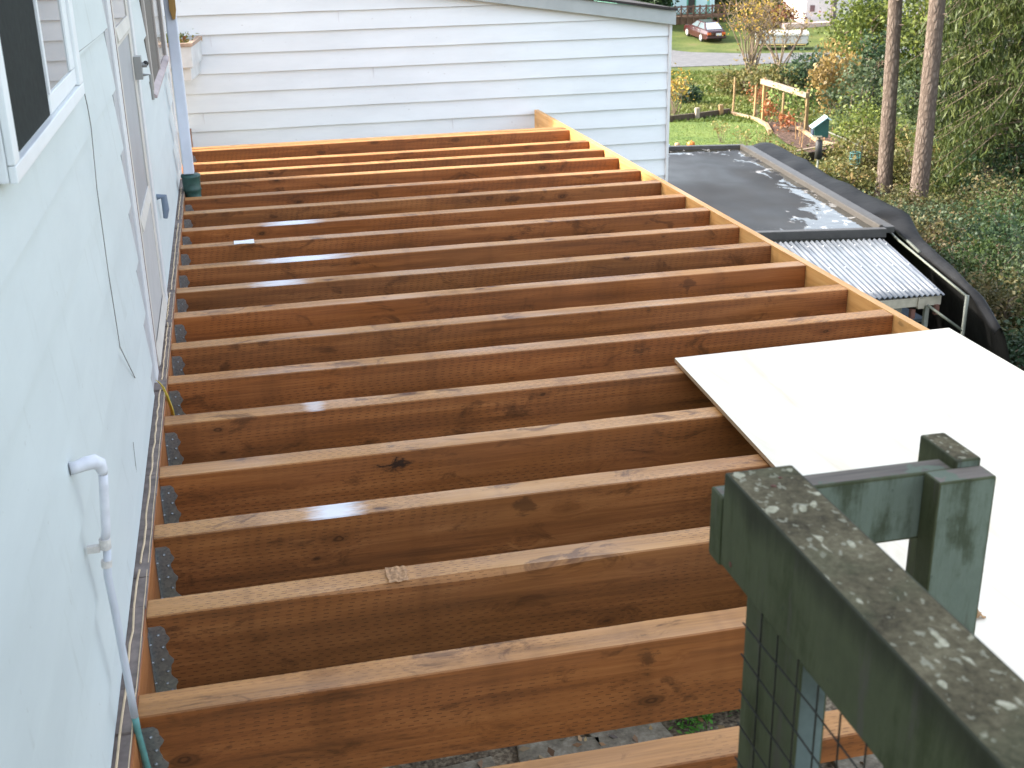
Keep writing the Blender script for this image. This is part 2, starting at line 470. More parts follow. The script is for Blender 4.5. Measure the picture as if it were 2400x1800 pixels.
def siding(mb, P, a0, a1, z0, z1, zb, h, th, nseg=1, caps=(False, False), mi=0, wav=0.0, gap=0.0):
    """lap siding courses; P maps (along, out, z) to the world"""
    k0 = int(math.floor((z0 - zb) / h)); k1 = int(math.ceil((z1 - zb) / h))
    for k in range(k0, k1):
        b0 = max(z0, zb + k * h); t1 = min(z1, zb + (k + 1) * h - gap)
        if t1 - b0 < .004: continue
        def out(z): return th * (1 - (z - (zb + k * h)) / h) + .0005
        n = max(1, nseg); A = [a0 + (a1 - a0) * i / n for i in range(n + 1)]
        for i in range(n):
            j0 = wav * math.sin(A[i] * 7.3 + k * 2.1) ; j1 = wav * math.sin(A[i + 1] * 7.3 + k * 2.1)
            vs = [P(A[i], 0, b0 + j0), P(A[i + 1], 0, b0 + j1), P(A[i + 1], out(b0), b0 + j1), P(A[i], out(b0), b0 + j0), P(A[i + 1], out(t1), t1 + .002), P(A[i], out(t1), t1 + .002)]
            mb.add(vs, [(0, 1, 2, 3), (3, 2, 4, 5)], mi)
        for e, (aa, on) in enumerate(zip((a0, a1), caps)):
            if on: mb.add([P(aa, 0, b0), P(aa, out(b0), b0), P(aa, out(t1), t1), P(aa, 0, t1)], [(0, 1, 2, 3)], mi)

# ------------------------------------------------------------------ the house on the left
house = thing("white_house", "white lap sided house with grey door along the left of the deck frame", "house", (-3, .5, -2.6))
PH = lambda a, o, z: (-.0475 + o, a, z)
mb = MB()
zb, h, th = .125, .19, .015
for (a0, a1, z0, z1, caps) in [(-4.6, -.29, .012, 2.45, (0, 0)), (-.29, .815, .012, 1.19, (0, 0)), (-.29, .815, 2.1, 2.45, (0, 0)), (.815, 1.9, .012, 2.45, (0, 1)),
                              (1.9, 3.16, 2.09, 2.45, (0, 0)), (3.16, 3.95, .012, 2.45, (1, 0)), (3.95, 5.8, .012, .775, (0, 0)), (3.95, 5.8, 1.9, 2.45, (0, 0)), (5.8, 5.98, .012, 2.45, (0, 1))]:
    siding(mb, PH, a0, a1, z0, z1, zb, h, th, 6, caps, wav=.0012)
part("siding", mb, HOUSE_W, house)
mb = MB().box(-6.2, -.047, -4.6, 5.98, -2.6, 2.45)
part("wall", mb, SHEATH, house)
mb = MB().prism([(-6.6, 2.46), (.12, 2.46), (.12, 2.56), (-3.1, 3.6), (-6.6, 2.56)], 1, -4.9, 6.3)
part("roof", mb, ROOFB, house)
mb = MB().box(-.048, -.028, 5.985, 6.075, -.05, 2.45)
part("corner_board", mb, TRIMW, house, bevel=.003)
# flashing paper and torn sheathing edge between siding and ledger
PAPER = plain("building_paper", (.20, .16, .14), .8, .35, 25)
PALE = plain("torn_edge", (.62, .47, .30), .8, .15, 30)
mb = MB()
yy = -.9
while yy < 5.9:
    y2 = min(5.9, yy + random.uniform(.12, .3))
    mb.box(-.045, -.0015 - random.uniform(0, .004), yy, y2 - .002, -.03, .004 + random.uniform(0, .006)); yy = y2
part_each("flashing_strip", mb, PAPER, house)
mb = MB()
for (y0, y1, xo, z) in [(-.8, .62, -.026, .014), (.66, 1.95, -.0215, .013), (2.06, 2.75, -.019, .012), (2.8, 3.2, -.024, .013), (3.25, 4.6, -.020, .013), (4.7, 5.6, -.023, .014)]:
    n = 24; pts = []
    for i in range(n + 1):
        pts.append((xo + random.uniform(-.0022, .0022), y0 + (y1 - y0) * i / n, z + random.uniform(-.001, .002)))
    mb.tube(pts, .0026, 5)
    pts = [(-.0045 + random.uniform(-.001, .001), y0 + (y1 - y0) * i / n, .0125) for i in range(n + 1)]
    mb.tube(pts, .0011, 5)
part_each("torn_sheathing_edge", mb, PALE, house)
# hairline cable tacked to the siding
mb = MB().tube([(-.0305, .909, 1.275), (-.0305, 1.0, 1.14), (-.030, 1.012, 1.087), (-.0305, .95, .94), (-.030, .932, .736), (-.030, .956, .511), (-.0305, 1.239, .319)], .0014, 6)
part("wall_cable", mb, plain("cable_grey", (.27, .26, .24), .6), house)
mb = MB().tube([(-.034, .985, .22), (-.0338, .96, .15), (-.0338, .955, .12)], .0009, 5)
mb.tube([(-.0335, .909, 1.276), (-.0335, 1.5, 1.2665), (-.0335, 1.88, 1.264)], .0016, 5)
part_each("wall_crack", mb, plain("crack_grey", (.25, .24, .22), .8), house)

# near window
win = part("window", MB().box(-.050, -.024, -.285, .81, 1.195, 2.095), VINYL, house, bevel=.004)
mb = MB()
X = -.0235
for (a0, a1, z0, z1, d) in [(-.285, .81, 1.195, 1.222, .012), (-.285, .81, 2.06, 2.095, .012), (-.285, -.235, 1.223, 2.059, .012), (.74, .81, 1.223, 2.059, .012),
                            (.255, .735, 1.228, 1.262, .005), (.66, .738, 1.264, 2.055, .005), (.245, .262, 1.264, 2.055, .008)]:
    mb.box(X, X + d, a0, a1, z0, z1)
part_each("frame", mb, VINYL, win, bevel=.002)
part("pane", MB().box(X, X + .001, .262, .655, 1.264, 2.055), GLASS, win)
part("screen", MB().box(X, X + .003, -.232, .242, 1.226, 2.055), DARKSCREEN, win)
# door
door = part("door", MB().box(-.0475, -.0435, 2.17, 3.02, -.02, 2.03), GREYDOOR, house)
mb = MB()
for (a0, a1, z0, z1, d) in [(2.18, 2.28, -.02, 2.03, .006), (2.92, 3.02, -.02, 2.03, .006), (2.282, 2.918, -.02, .06, .006), (2.282, 2.918, .50, .56, .006), (2.282, 2.918, 1.17, 1.235, .006), (2.282, 2.918, 1.96, 2.03, .006)]:
    mb.box(-.0434, -.0434 + d, a0, a1, z0, z1)
part_each("rails", mb, CREAM, door, bevel=.002)
mb = MB()
mb.prism([(-.0371, .505), (-.0371, .555), (-.030, .515)], 1, 2.285, 2.915)
mb.prism([(-.0371, .01), (-.0371, .085), (-.027, .02)], 1, 2.2, 3.0)
mb.prism([(-.0371, 1.18), (-.0371, 1.23), (-.030, 1.19)], 1, 2.285, 2.915)
part_each("rail_moulding", mb, CREAM, door, bevel=.001)
part("glass", MB().box(-.0433, -.041, 2.284, 2.916, 1.237, 1.958), GLASS, door)
part("kick_panel", MB().box(-.0433, -.0405, 2.284, 2.916, .062, .498), plain("kick_grey", (.50, .49, .48), .5, .06), door)
mb = MB().box(-.036, -.008, 2.94, 3.0, .985, 1.075).tube([(-.008, 2.97, 1.04), (.012, 2.97, 1.04)], .011, 10)
mb.tube([(-.008, 2.97, 1.0), (.02, 2.97, 1.0), (.02, 2.97, .9)], .006, 8)
hd = part("handle", mb, plain("handle_grey", (.33, .33, .32), .4, .1, metal=.5), door, bevel=.003)
part("lock_knob", MB().ball((.008, 2.97, 1.045), .011), BLACK, hd, smooth=True)
# casing round the door; left board covers the siding ends
part_each("door_casing", MB().box(-.0475, -.034, 2.04, 2.165, .0, 2.08).box(-.0475, -.030, 3.03, 3.13, -.04, 2.08).box(-.0475, -.030, 2.168, 3.028, 2.035, 2.085), TRIMW, house, bevel=.003)
mb = MB().box(-.0339, -.0325, 2.157, 2.163, .0, 2.03)
part("casing_gap", mb, plain("casing_brown", (.17, .08, .06), .7), house)
part("casing_strip", MB().box(-.0478, -.042, 1.902, 2.038, .02, 2.08), plain("casing_grey", (.45, .45, .46), .5, .06), house)
part("door_sill", MB().box(-.047, -.012, 2.10, 3.16, -.045, -.022), TRIMW, house, bevel=.003)
# far window
win2 = part("window", MB().box(-.0475, -.040, 3.96, 5.79, .785, 1.895), BROWNSCREEN, house)
mb = MB()
for (a0, a1, z0, z1, d) in [(3.96, 4.03, .82, 1.895, .014), (4.9, 4.95, .82, 1.86, .010), (5.70, 5.79, .82, 1.895, .016), (4.032, 5.698, 1.86, 1.895, .014)]:
    mb.box(-.0398, -.0398 + d, a0, a1, z0, z1)
part_each("frame", mb, plain("frame_tan", (.42, .37, .33), .5, .1), win2, bevel=.002)
part("pane", MB().box(-.0398, -.036, 4.955, 5.695, .83, 1.858), plain("dark_glass", (.06, .065, .06), .08), win2)
part("sill", MB().prism([(-.0398, .785), (-.014, .785), (-.014, .797), (-.0398, .817)], 1, 3.93, 5.82), PINK, win2, bevel=.001)
# electric boxes / tap near the door foot
mb = MB().tube([(-.04, 3.36, .42), (-.008, 3.36, .42), (-.006, 3.36, .36), (-.012, 3.36, .32)], [.014, .016, .016, .010], 10)
part("wall_tap", mb, plain("tap_blue", (.16, .2, .26), .4, .15), house, bevel=.004)
# conduit
cx = -.05
cond = part("conduit", MB().tube([(.002, -.05, .44), (-.006, -.05, .37), (-.003, -.05, .30), (.002, -.05, .1), (.0035, -.05, .035)], .0078, 12), plain("conduit_grey", (.55, .57, .62), .45, .08), house, smooth=True)
mb = MB().tube([(-.040, -.075, .617), (-.028, -.07, .617), (-.012, -.062, .619), (.002, -.055, .618), (.011, -.05, .610), (.0145, -.05, .596), (.0145, -.05, .588)], [.0125, .0125, .014, .0145, .0135, .0105, .0085], 14)
mb.tube([(.0143, -.05, .587), (.012, -.05, .56), (.004, -.05, .47), (-.001, -.05, .445)], .0088, 12)
part("elbow", mb, plain("elbow_white", (.70, .70, .74), .5, .1, 30), cond, smooth=True)
mb = MB().tube([(-.001, -.05, .452), (-.002, -.05, .43)], .0115, 12).tube([(-.004, -.05, .405), (-.005, -.05, .39)], .0105, 12)
mb.box(-.036, -.012, -.056, -.046, .425, .44)
part("pipe_strap", mb, plain("strap_white", (.66, .62, .58), .6, .2, 60), cond, bevel=.001)
part("ground_pipe", MB().tube([(.0036, -.05, .04), (.0045, -.05, .0), (.010, -.052, -.06), (.018, -.055, -.14), (.03, -.06, -.4), (.03, -.06, -2.6)], .0072, 12), plain("pipe_teal", (.10, .26, .24), .5, .25, 30), cond, smooth=True)
# downspout with its green boot
spout = part("downspout", MB().box(.004, .070, 5.46, 5.53, .12, 2.45), plain("spout_white", (.66, .70, .78), .4, .06), house, bevel=.010, seg=3)
pr = [(.115, .058), (.10, .060), (.09, .056), (.03, .054), (.02, .059), (.012, .054), (-.03, .050), (-.036, .055), (-.046, .055), (-.05, .048), (-.062, .048), (-.066, .053), (-.076, .053), (-.08, .048), (-.30, .048), (-2.6, .048)]
part("drain_boot", MB().tube([(.045 + .012 * max(0, -z * 3), 5.50, z) for z, r in pr], [r for z, r in pr], 20), plain("boot_green", (.025, .075, .062), .45, .35, 25), spout, smooth=True)
mb = MB().prism([(.026, 2.2), (.034, 1.10), (.046, 1.045), (.062, 1.045), (.072, 1.10), (.076, 2.2)], 1, 5.435, 5.456)
part("wood_batten", mb, wood_mat("batten_wood", (.30, .17, .05), (.42, .25, .08), (.5, .32, .12), dash=False, vstain=0, axis=2), spout, bevel=.002)
# yellow caution webbing hanging from under the door trim
t = NT("yellow_webbing"); s_ = t.sep(t.obj())
st = t.math('LESS_THAN', t.math('FRACT', t.math('MULTIPLY', s_[2], 34)), .33)
YEL = t.set(t.mix(t.math('MULTIPLY', st, t.math('LESS_THAN', s_[2], 2.6 - .055)), (.55, .38, .03), (.03, .025, .01)), .6)
path = [(-.03, 2.0, .030), (-.012, 1.96, .024), (.004, 1.90, .008), (.018, 1.86, -.03), (.022, 1.85, -.09), (.02, 1.845, -.16), (.02, 1.85, -.30)]
mb = MB()
def webf(u, v):
    i = min(len(path) - 2, int(u * (len(path) - 1))); f = u * (len(path) - 1) - i
    p = Vector(path[i]).lerp(Vector(path[i + 1]), f)
    return p + Vector((.010, -.020, 0)) * (v - .5) * 1.2
mb.grid(webf, 18, 1)
wb = part("caution_strap", mb, YEL, house); md = wb.modifiers.new("s", 'SOLIDIFY'); md.thickness = .0025

# ------------------------------------------------------------------ the white wing across the far end
wing = thing("lap_sided_building", "white lap sided building with sloping roof edge at the far end of the deck", "building", (.6, 10.8, -2.6))
PW = lambda a, o, z: (a, 8.2 - o, z)
def roofz(x): return .79 - (x - 4.16) * .145
mb = MB(); zb, h, th = -.041, .1545, .019
k = -17
while zb + k * h < 2.3:
    z0 = zb + k * h; z1 = z0 + h
    # right end follows the rake: full boards, then a cut triangle
    xt = lambda z_: min(4.16, 4.16 - (z_ - (roofz(4.16) - .03)) / .145)
    xa, xb = xt(z1), xt(z0)
    if xa > -3: siding(mb, PW, -3, xa, max(z0, -2.55), z1, zb, h, th, 14, (0, 1), wav=.0012, gap=.006)
    if xb > xa + .01 and xb > -3: mb.add([PW(xa, th, z0), PW(xb, th, z0), PW(xa, .0005, z1)], [(0, 1, 2)])
    k += 1
part("siding", mb, WING_W, wing)
mb = MB()
for (x, k) in [(1.274, 5), (1.538, 2), (.229, 4), (.108, 0), (2.2, -1)]:
    z0 = zb + k * h
    mb.box(x, x + .0035, 8.2 - th * .62 - .0005, 8.2 - th * .3, z0 + .006, z0 + h - .006)
part_each("board_joint", mb, plain("joint_grey", (.70, .70, .71), .6), wing)
mb = MB().prism([(-3, -2.6), (4.155, -2.6), (4.155, .74), (-3, .74 + 7.155 * .145)], 1, 8.203, 13.5)
part("wall", mb, plain("wing_sheathing", (.50, .44, .43), .8), wing)
part("corner_board", MB().box(4.162, 4.186, 8.165, 8.26, -2.6, .715), TRIMW, wing, bevel=.002)
mb = MB().prism([(4.205, roofz(4.205) - .112), (4.205, roofz(4.205) + .005), (-3.2, roofz(-3.2) + .005), (-3.2, roofz(-3.2) - .112)], 1, 8.125, 8.165)
part("rake_board", mb, plain("rake_grey", (.40, .43, .42), .5, .08), wing, bevel=.003)
mb = MB().prism([(4.21, roofz(4.21) + .008), (4.21, roofz(4.21) + .03), (-3.2, roofz(-3.2) + .03), (-3.2, roofz(-3.2) + .008)], 1, 8.10, 13.8)
part("roof", mb, ROOFB, wing)
# window box
BOXW = plain("box_white", (.66, .67, .66), .6, .12)
def taper(x0, x1f, x1b, y0, y1, z0, z1, mb=None):
    mb = mb or MB()
    vs = [(x0, y0, z0), (x1f, y0, z0), (x1b, y1, z0), (x0, y1, z0), (x0, y0, z1), (x1f, y0, z1), (x1b, y1, z1), (x0, y1, z1)]
    return mb.add(vs, [(0, 3, 2, 1), (4, 5, 6, 7), (0, 1, 5, 4), (1, 2, 6, 5), (2, 3, 7, 6), (3, 0, 4, 7)])
planter = part("planter_box", taper(-.9, .083, .150, 7.55, 8.178, .545, .70), BOXW, wing, bevel=.003)
part("lower_tier", taper(-.9, .062, .125, 7.62, 8.178, .44, .543), BOXW, planter, bevel=.003)
mb = MB(); y0, y1 = 7.535, 8.176
for q in [((-.9, y0), (.095, y0), (.085, y0 + .045), (-.9, y0 + .045)), ((.095, y0), (.166, y1), (.122, y1), (.06, y0 + .046))]:
    vs = [(p[0], p[1], z) for z in (.702, .728) for p in q]
    mb.add(vs, [(0, 3, 2, 1), (4, 5, 6, 7), (0, 1, 5, 4), (1, 2, 6, 5), (2, 3, 7, 6), (3, 0, 4, 7)])
part("rim", mb, plain("rim_wood", (.42, .30, .22), .7, .2, 20), planter, bevel=.002)
part("soil", MB().box(-.86, .06, 7.60, 8.17, .7005, .708), SOIL, planter)
pp, rv = clumps((-.12, 7.85, .73), (.2, .22, .045), 26, 14, .3)
leaves("plants", pp, .035, leaf_mat("box_leaves", [(.05, .10, .02), (.16, .2, .03), (.3, .28, .06), (.3, .12, .05)]), planter, flat=.4, rnd=rv)

# ------------------------------------------------------------------ deck frame
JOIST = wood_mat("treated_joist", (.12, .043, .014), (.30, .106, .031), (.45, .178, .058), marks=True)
RIMW = wood_mat("rim_wood_board", (.46, .23, .07), (.62, .34, .12), (.72, .45, .19), dash=False, vstain=.1, axis=1)
LEDG = wood_mat("ledger_wood", (.22, .08, .025), (.36, .13, .04), (.46, .19, .065), dash=False, axis=1)
GALV = NT("galvanised"); o = GALV.obj()
sp_ = GALV.voro(o, 160).outputs['Color']
GALVM = GALV.set(GALV.mix(.5, (.34, .36, .36), GALV.ramp(GALV.sep(sp_)[0], [(0, (.22, .24, .25)), (1, (.48, .5, .5))])), .38, .75)
deck = thing("deck_frame", "unfinished wooden deck frame of parallel brown joists between house wall and rim board", "deck frame", (1.45, 3.7, -.24))
YJ = {0: 7.115, 1: 7.01, 2: 6.468, 3: 6.09, 4: 5.749, 5: 5.28, 6: 4.88, 7: 4.45, 8: 4.065, 9: 3.645, 10: 3.24, 11: 2.85, 12: 2.433, 13: 2.042, 14: 1.641, 15: 1.217, 16: .819, 17: .405, 18: -.002, 19: -.425}
GLINT = {7: (.60, .24, 1), 9: (.61, .34, 1), 10: (.47, .18, .8), 14: (.505, .05, .45), 16: (.50, .12, .9)}
JL = {8: "joist with a white paper tag on its top edge", 17: "joist with a splintered chip in its top edge", 19: "shallow nearest joist beside the green post", 16: "joist with a painted whitish glint on its top edge"}
LEN = 2.922; JW = .086
hang = None
for k in range(20):
    y = YJ[k]; dep = .064 if k == 19 else .232
    mb = MB(); n = 30
    bow = random.uniform(-.004, .004) if k not in (0,) else 0; ph = random.uniform(0, 6); crown = random.uniform(-.002, .003)
    rings = []
    for i in range(n + 1):
        u = i / n; x = .001 + LEN * u
        dy = bow * math.sin(math.pi * u); dz = crown * math.sin(math.pi * u) - .002
        jit = [random.uniform(-.0008, .0008) for _ in range(4)]
        c = .0035
        if k == 17 and .13 < u < .42: c = .0035 + .013 * math.sin((u - .13) / .29 * math.pi)   # wane along one edge
        rings.append([(x, y + dy + jit[0], -dep), (x, y + dy + jit[1], dz - c), (x, y + dy + c * .8 + jit[1], dz), (x, y + dy + JW - .0035, dz + jit[2]), (x, y + dy + JW, dz - .0035), (x, y + dy + JW + jit[3], -dep)])
    b = len(mb.v); m6 = 6
    for r in rings: mb.v += r
    for i in range(n):
        for q in range(m6):
            q2 = (q + 1) % m6
            mb.f.append([b + i * m6 + q, b + (i + 1) * m6 + q, b + (i + 1) * m6 + q2, b + i * m6 + q2]); mb.m.append(0)
    mb.f.append([b + q for q in range(m6)]); mb.m.append(0)
    mb.f.append([b + n * m6 + q for q in range(m6)][::-1]); mb.m.append(0)
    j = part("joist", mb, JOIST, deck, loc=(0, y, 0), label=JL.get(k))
    mk = GLINT.get(k, (0, .01, 0)); j['glint_x'], j['glint_w'], j['glint_s'] = float(mk[0]), float(mk[1]), float(mk[2])
    j['smear_x'], j['smear_s'] = (.72, 1.0) if k == 15 else (float(random.uniform(.4, 2.4)), .55 if k in (13, 16, 11, 18, 6) else 0.0)
    if k == 8:
        mb = MB().grid(lambda u, v: (.275 + .104 * u, y + .003 + .078 * v + .004 * u, .0008 + .0012 * math.sin(5 * u + 3 * v)), 8, 3)
        pt = part("paper_tag", mb, plain("tag_white", (.88, .88, .88), .5, .02), j, label="white paper tag"); md = pt.modifiers.new("s", 'SOLIDIFY'); md.thickness = .0008
    if k == 17:
        mb = MB().grid(lambda u, v: (.592 + .052 * u + .004 * random.random(), y + .004 + .078 * v, .0005 + .0045 * random.random()), 7, 5)
        part("splintered_chip", mb, plain("chip_pale", (.38, .21, .10), .8, .4, 90), j)
    if k in (0, 19): continue
    # hanger: jagged flange on the joist face, tab on the ledger, seat below, nail heads
    if hang is None:
        mb = MB(); prof = []
        zz = -.030
        while zz > -.228:
            prof.append(zz); zz -= .0075
        def edge(z):
            t_ = (-z - .03) / .2
            return .030 + .014 * abs(math.sin(t_ * 9.5)) + .010 * t_ + .003 * math.sin(t_ * 41)
        poly = [(0.001, prof[0])] + [(edge(z), z) for z in prof] + [(0.001, prof[-1])]
        mb.prism(poly, 1, -.0022, -.0005)
        mb.prism([(x_, z_) for x_, z_ in poly], 1, JW + .0005, JW + .0022)
        mb.box(.0005, .062, -.0022, JW + .0022, -.2355, -.2335)
        mb.box(.0005, .0022, -.030, -.0024, -.225, -.04)
        mb.box(.0005, .0022, JW + .0024, JW + .03, -.225, -.04)
        for z, x in [(-.055, .022), (-.09, .03), (-.125, .025), (-.16, .034), (-.195, .028), (-.215, .038)]:
            mb.ball((x, -.003, z), .0042, 7, 5)
        for z in (-.07, -.12, -.18): mb.ball((.003, -.018, z), .0042, 7, 5)
        mb.v = [(v[0], v[1] + y, v[2]) for v in mb.v]
        hang = part("joist_hanger", mb, GALVM, j, loc=(0, y, 0)); hang.parent = j; hang.location = (0, 0, 0)
    else:
        c_ = hang.copy(); COL.objects.link(c_); c_.parent = j; c_.location = (0, 0, 0)
mb = MB()
mb.box(-.040, 0, -.95, 8.15, -.238, -.0035)
part("ledger_board", mb, LEDG, deck, bevel=.002)
mb = MB()
def rimf(y): return 2.925
mb.box(2.925, 2.963, -.72, 8.155, -.238, .001)
part("rim_joist", mb, RIMW, deck, bevel=.003)

# plywood sheet
t = NT("plywood_face"); o = t.obj(); wv = t.noise(t.scale(o, (9, 1.1, 9)), 1, 5, .6, 1.2)
t.bump(wv, .1, .002)
PLYF = t.set(t.ramp(wv, [(.3, (.69, .585, .42)), (.5, (.77, .70, .56)), (.7, (.81, .755, .64))]), .6, 0, .3)
t = NT("plywood_edge"); s_ = t.sep(t.obj())
PLYE = t.set(t.ramp(t.math('FRACT', t.math('MULTIPLY', s_[2], 210)), [(0, (.46, .30, .16)), (.5, (.56, .4, .23)), (.55, (.26, .15, .08)), (1, (.36, .22, .12))]), .8)
A = Vector((1.85, 1.741, 0)); B = Vector((3.013, 1.775, 0)); dn = Vector((-.034, -1.163, 0)).normalized() * 0 + Vector((-.045, -.99, 0)).normalized() * 2.44
dn2 = Vector((-.031, -1, 0)).normalized() * 2.44
pl = [A + dn, B + dn2, B, A]
mb = MB(); vs = [(p.x, p.y, z) for z in (.004, .020) for p in pl]
mb.add(vs, [(0, 3, 2, 1), (4, 5, 6, 7), (0, 1, 5, 4), (1, 2, 6, 5), (2, 3, 7, 6), (3, 0, 4, 7)], [0, 0, 1, 1, 1, 1])
ply = part("plywood_sheet", mb, [PLYF, PLYE], None, loc=(2.4, .5, .004), bevel=.0008, seg=1)
tag(ply, "pale new plywood sheet lying on the joists at the right, next to the green railing", "plywood sheet")
# dry curled leaf on the plywood
mb = MB().grid(lambda u, v: (1.885 + .034 * u + .004 * math.sin(9 * v), -.145 + .026 * v, .021 + .016 * math.sin(math.pi * u) * (0.6 + .5 * v) + .003 * math.sin(14 * u)), 8, 6)
lf = part("fallen_leaf", mb, plain("dry_leaf", (.34, .20, .09), .7, .3, 80), None, loc=(1.9, -.13, .021), smooth=True); md = lf.modifiers.new("s", 'SOLIDIFY'); md.thickness = .0012
tag(lf, "small curled tan leaf lying on the plywood beside the green post", "leaf")

# ------------------------------------------------------------------ old green railing
def green_mat(name, base, moss, amt, blue=0):
    t = NT(name); o = t.obj()
    n1 = t.noise(o, 9, 6, .7); n2 = t.noise(t.scale(o, (30, 30, 5)), 1, 5, .7); n3 = t.noise(o, 70, 4, .7)
    c = t.ramp(n1, [(.3, tuple(x * .8 for x in base)), (.7, tuple(x * 1.15 for x in base))])
    c = t.mix(t.smooth(t.math('ADD', t.math('MULTIPLY', n1, .5), t.math('MULTIPLY', n2, .5)), .62 - amt * .3, .66 - amt * .08), c, moss)
    wr = t.smooth(t.noise(t.scale(o, (26, 26, 3.0)), 1, 5, .7), .57, .66)
    c = t.mix(t.math('MULTIPLY', wr, .7), c, (.085, .075, .06))
    c = t.mix(t.math('MULTIPLY', t.smooth(n3, .66, .72), .5), c, (.03, .035, .025))
    ez = t.sep(o)[2]; nd = t.noise(t.scale(o, (22, 13, 3)), 1, 4, .65)
    gm = t.math('MULTIPLY', t.smooth(t.math('ADD', ez, t.math('MULTIPLY', nd, .09)), 1.195, 1.24), .75)
    c = t.mix(gm, c, (.022, .022, .012))
    t.bump(t.math('ADD', n2, t.math('MULTIPLY', n3, .4)), .3, .004)
    return t.set(c, .75, 0, .25)
GL = green_mat("green_paint_mossy", (.076, .084, .042), (.044, .052, .020), .5)
GF = green_mat("green_paint_weathered", (.165, .200, .155), (.062, .075, .045), .55)
t = NT("lichen_top"); o = t.obj()
n1 = t.noise(o, 14, 6, .7); n2 = t.noise(o, 95, 4, .7)
c = t.ramp(t.math('ADD', t.math('MULTIPLY', n1, .6), t.math('MULTIPLY', n2, .4)), [(.38, (.048, .040, .023)), (.5, (.102, .086, .050)), (.64, (.18, .155, .095))])
b1 = t.noise(t.scale(o, (52, 30, 30)), 1, 1, .45); b2 = t.noise(t.scale(o, (95, 60, 60)), 1, 2, .5); b3 = t.noise(o, 7, 2)
lm = t.smooth(t.math('ADD', b1, t.math('MULTIPLY', b3, .16)), .715, .77)
c = t.mix(t.math('MULTIPLY', lm, .85), c, t.ramp(n2, [(.35, (.26, .25, .16)), (.6, (.50, .47, .34))]))
l2 = t.smooth(t.math('ADD', b2, t.math('MULTIPLY', b3, .18)), .70, .75)
c = t.mix(t.math('MULTIPLY', l2, .55), c, (.34, .33, .24))
gr = t.smooth(t.noise(o, 6, 4), .52, .62)
c = t.mix(t.math('MULTIPLY', gr, .3), c, (.085, .095, .05))
t.bump(t.math('ADD', n2, lm), .5, .004)
LICH = t.set(c, .9, 0, .15)
t = NT("bare_wood_top"); o = t.obj(); nb = t.noise(t.scale(o, (3, 60, 30)), 1, 5, .65)
pz = t.smooth(t.noise(o, 11, 5, .7), .52, .56)
BARE = t.set(t.mix(pz, t.ramp(nb, [(.3, (.07, .058, .045)), (.6, (.15, .125, .10))]), (.10, .125, .085)), .8)
rail = thing("green_railing", "old mossy green painted wooden railing with lichen on top, in the near right corner", "railing", (1.05, -1.3, -.3))
FM = [0, 1, 2, 0, 0, 0]          # bottom, top, -y, +x, +y, -x
def fmat(mb_): return mb_
part("handrail", MB().box(.887, .980, -4.2, -.966, .768, .900, FM), [GL, LICH, GF], rail, bevel=.0035, seg=2)
part("cross_rail", MB().box(.888, 1.2235, -.9597, -.9222, .760, .860, [0, 1, 2, 2, 2, 0]), [GL, BARE, GF], rail, bevel=.004, seg=2)
post = part("post", MB().box(1.177, 1.262, -.998, -.960, -.3, .862, FM), [GL, BARE, GF], rail, bevel=.003)
part("post_back", MB().box(1.2245, 1.2625, -.9595, -.868, -.3, .872, FM), [GL, LICH, GF], rail, bevel=.003)
part("near_post", MB().box(.892, .929, -1.196, -1.042, -.3, .7675, [0, 0, 1, 0, 0, 0]), [GL, plain("sky_lit_paint", (.115, .15, .145), .7, .3, 20)], rail, bevel=.003)  # front face blue-grey: sky light put into its colour
MESHM = plain("wire_mesh_rust", (.02, .018, .014), .6, .4, 60, metal=.3)
mb = MB()
def wob(a, s=.003): return a + random.uniform(-s, s)
xw_ = .8855
for i in range(14):
    y = -1.10 - i * .0515
    mb.tube([(wob(xw_, .001), wob(y), .772), (wob(xw_, .001), wob(y), .5), (wob(xw_, .001), wob(y), .1), (xw_, y, -.28)], .0012, 5)
for i in range(18):
    z = .735 - i * .0515
    mb.tube([(xw_ - .0022, -1.055, wob(z)), (wob(xw_, .001) - .0022, -1.25, wob(z)), (xw_ - .0022, -1.5, wob(z)), (xw_ - .0022, -1.78, z)], .0012, 5)
part("wire_mesh", mb, MESHM, rail)
mb = MB().tube([(1.10, -.93, .55), (1.145, -.93, .61), (1.178, -.935, .635)], .0012, 5).tube([(1.10, -.93, .61), (1.145, -.93, .625), (1.178, -.935, .67)], .0012, 5).tube([(1.145, -.93, .45), (1.15, -.93, .65), (1.155, -.93, .70)], .0012, 5)
part_each("wire_end", mb, MESHM, rail)
mb = MB().ball((.93, -1.02, .9005), .004, 8, 5, sc=(1, 1, .35)).ball((.948, -1.0, .9005), .003, 8, 5, sc=(1, 1, .35)).ball((.8865, -1.0, .785), .004, 8, 5, sc=(.35, 1, 1))
part_each("nail", mb, plain("rust", (.12, .05, .03), .8), rail)

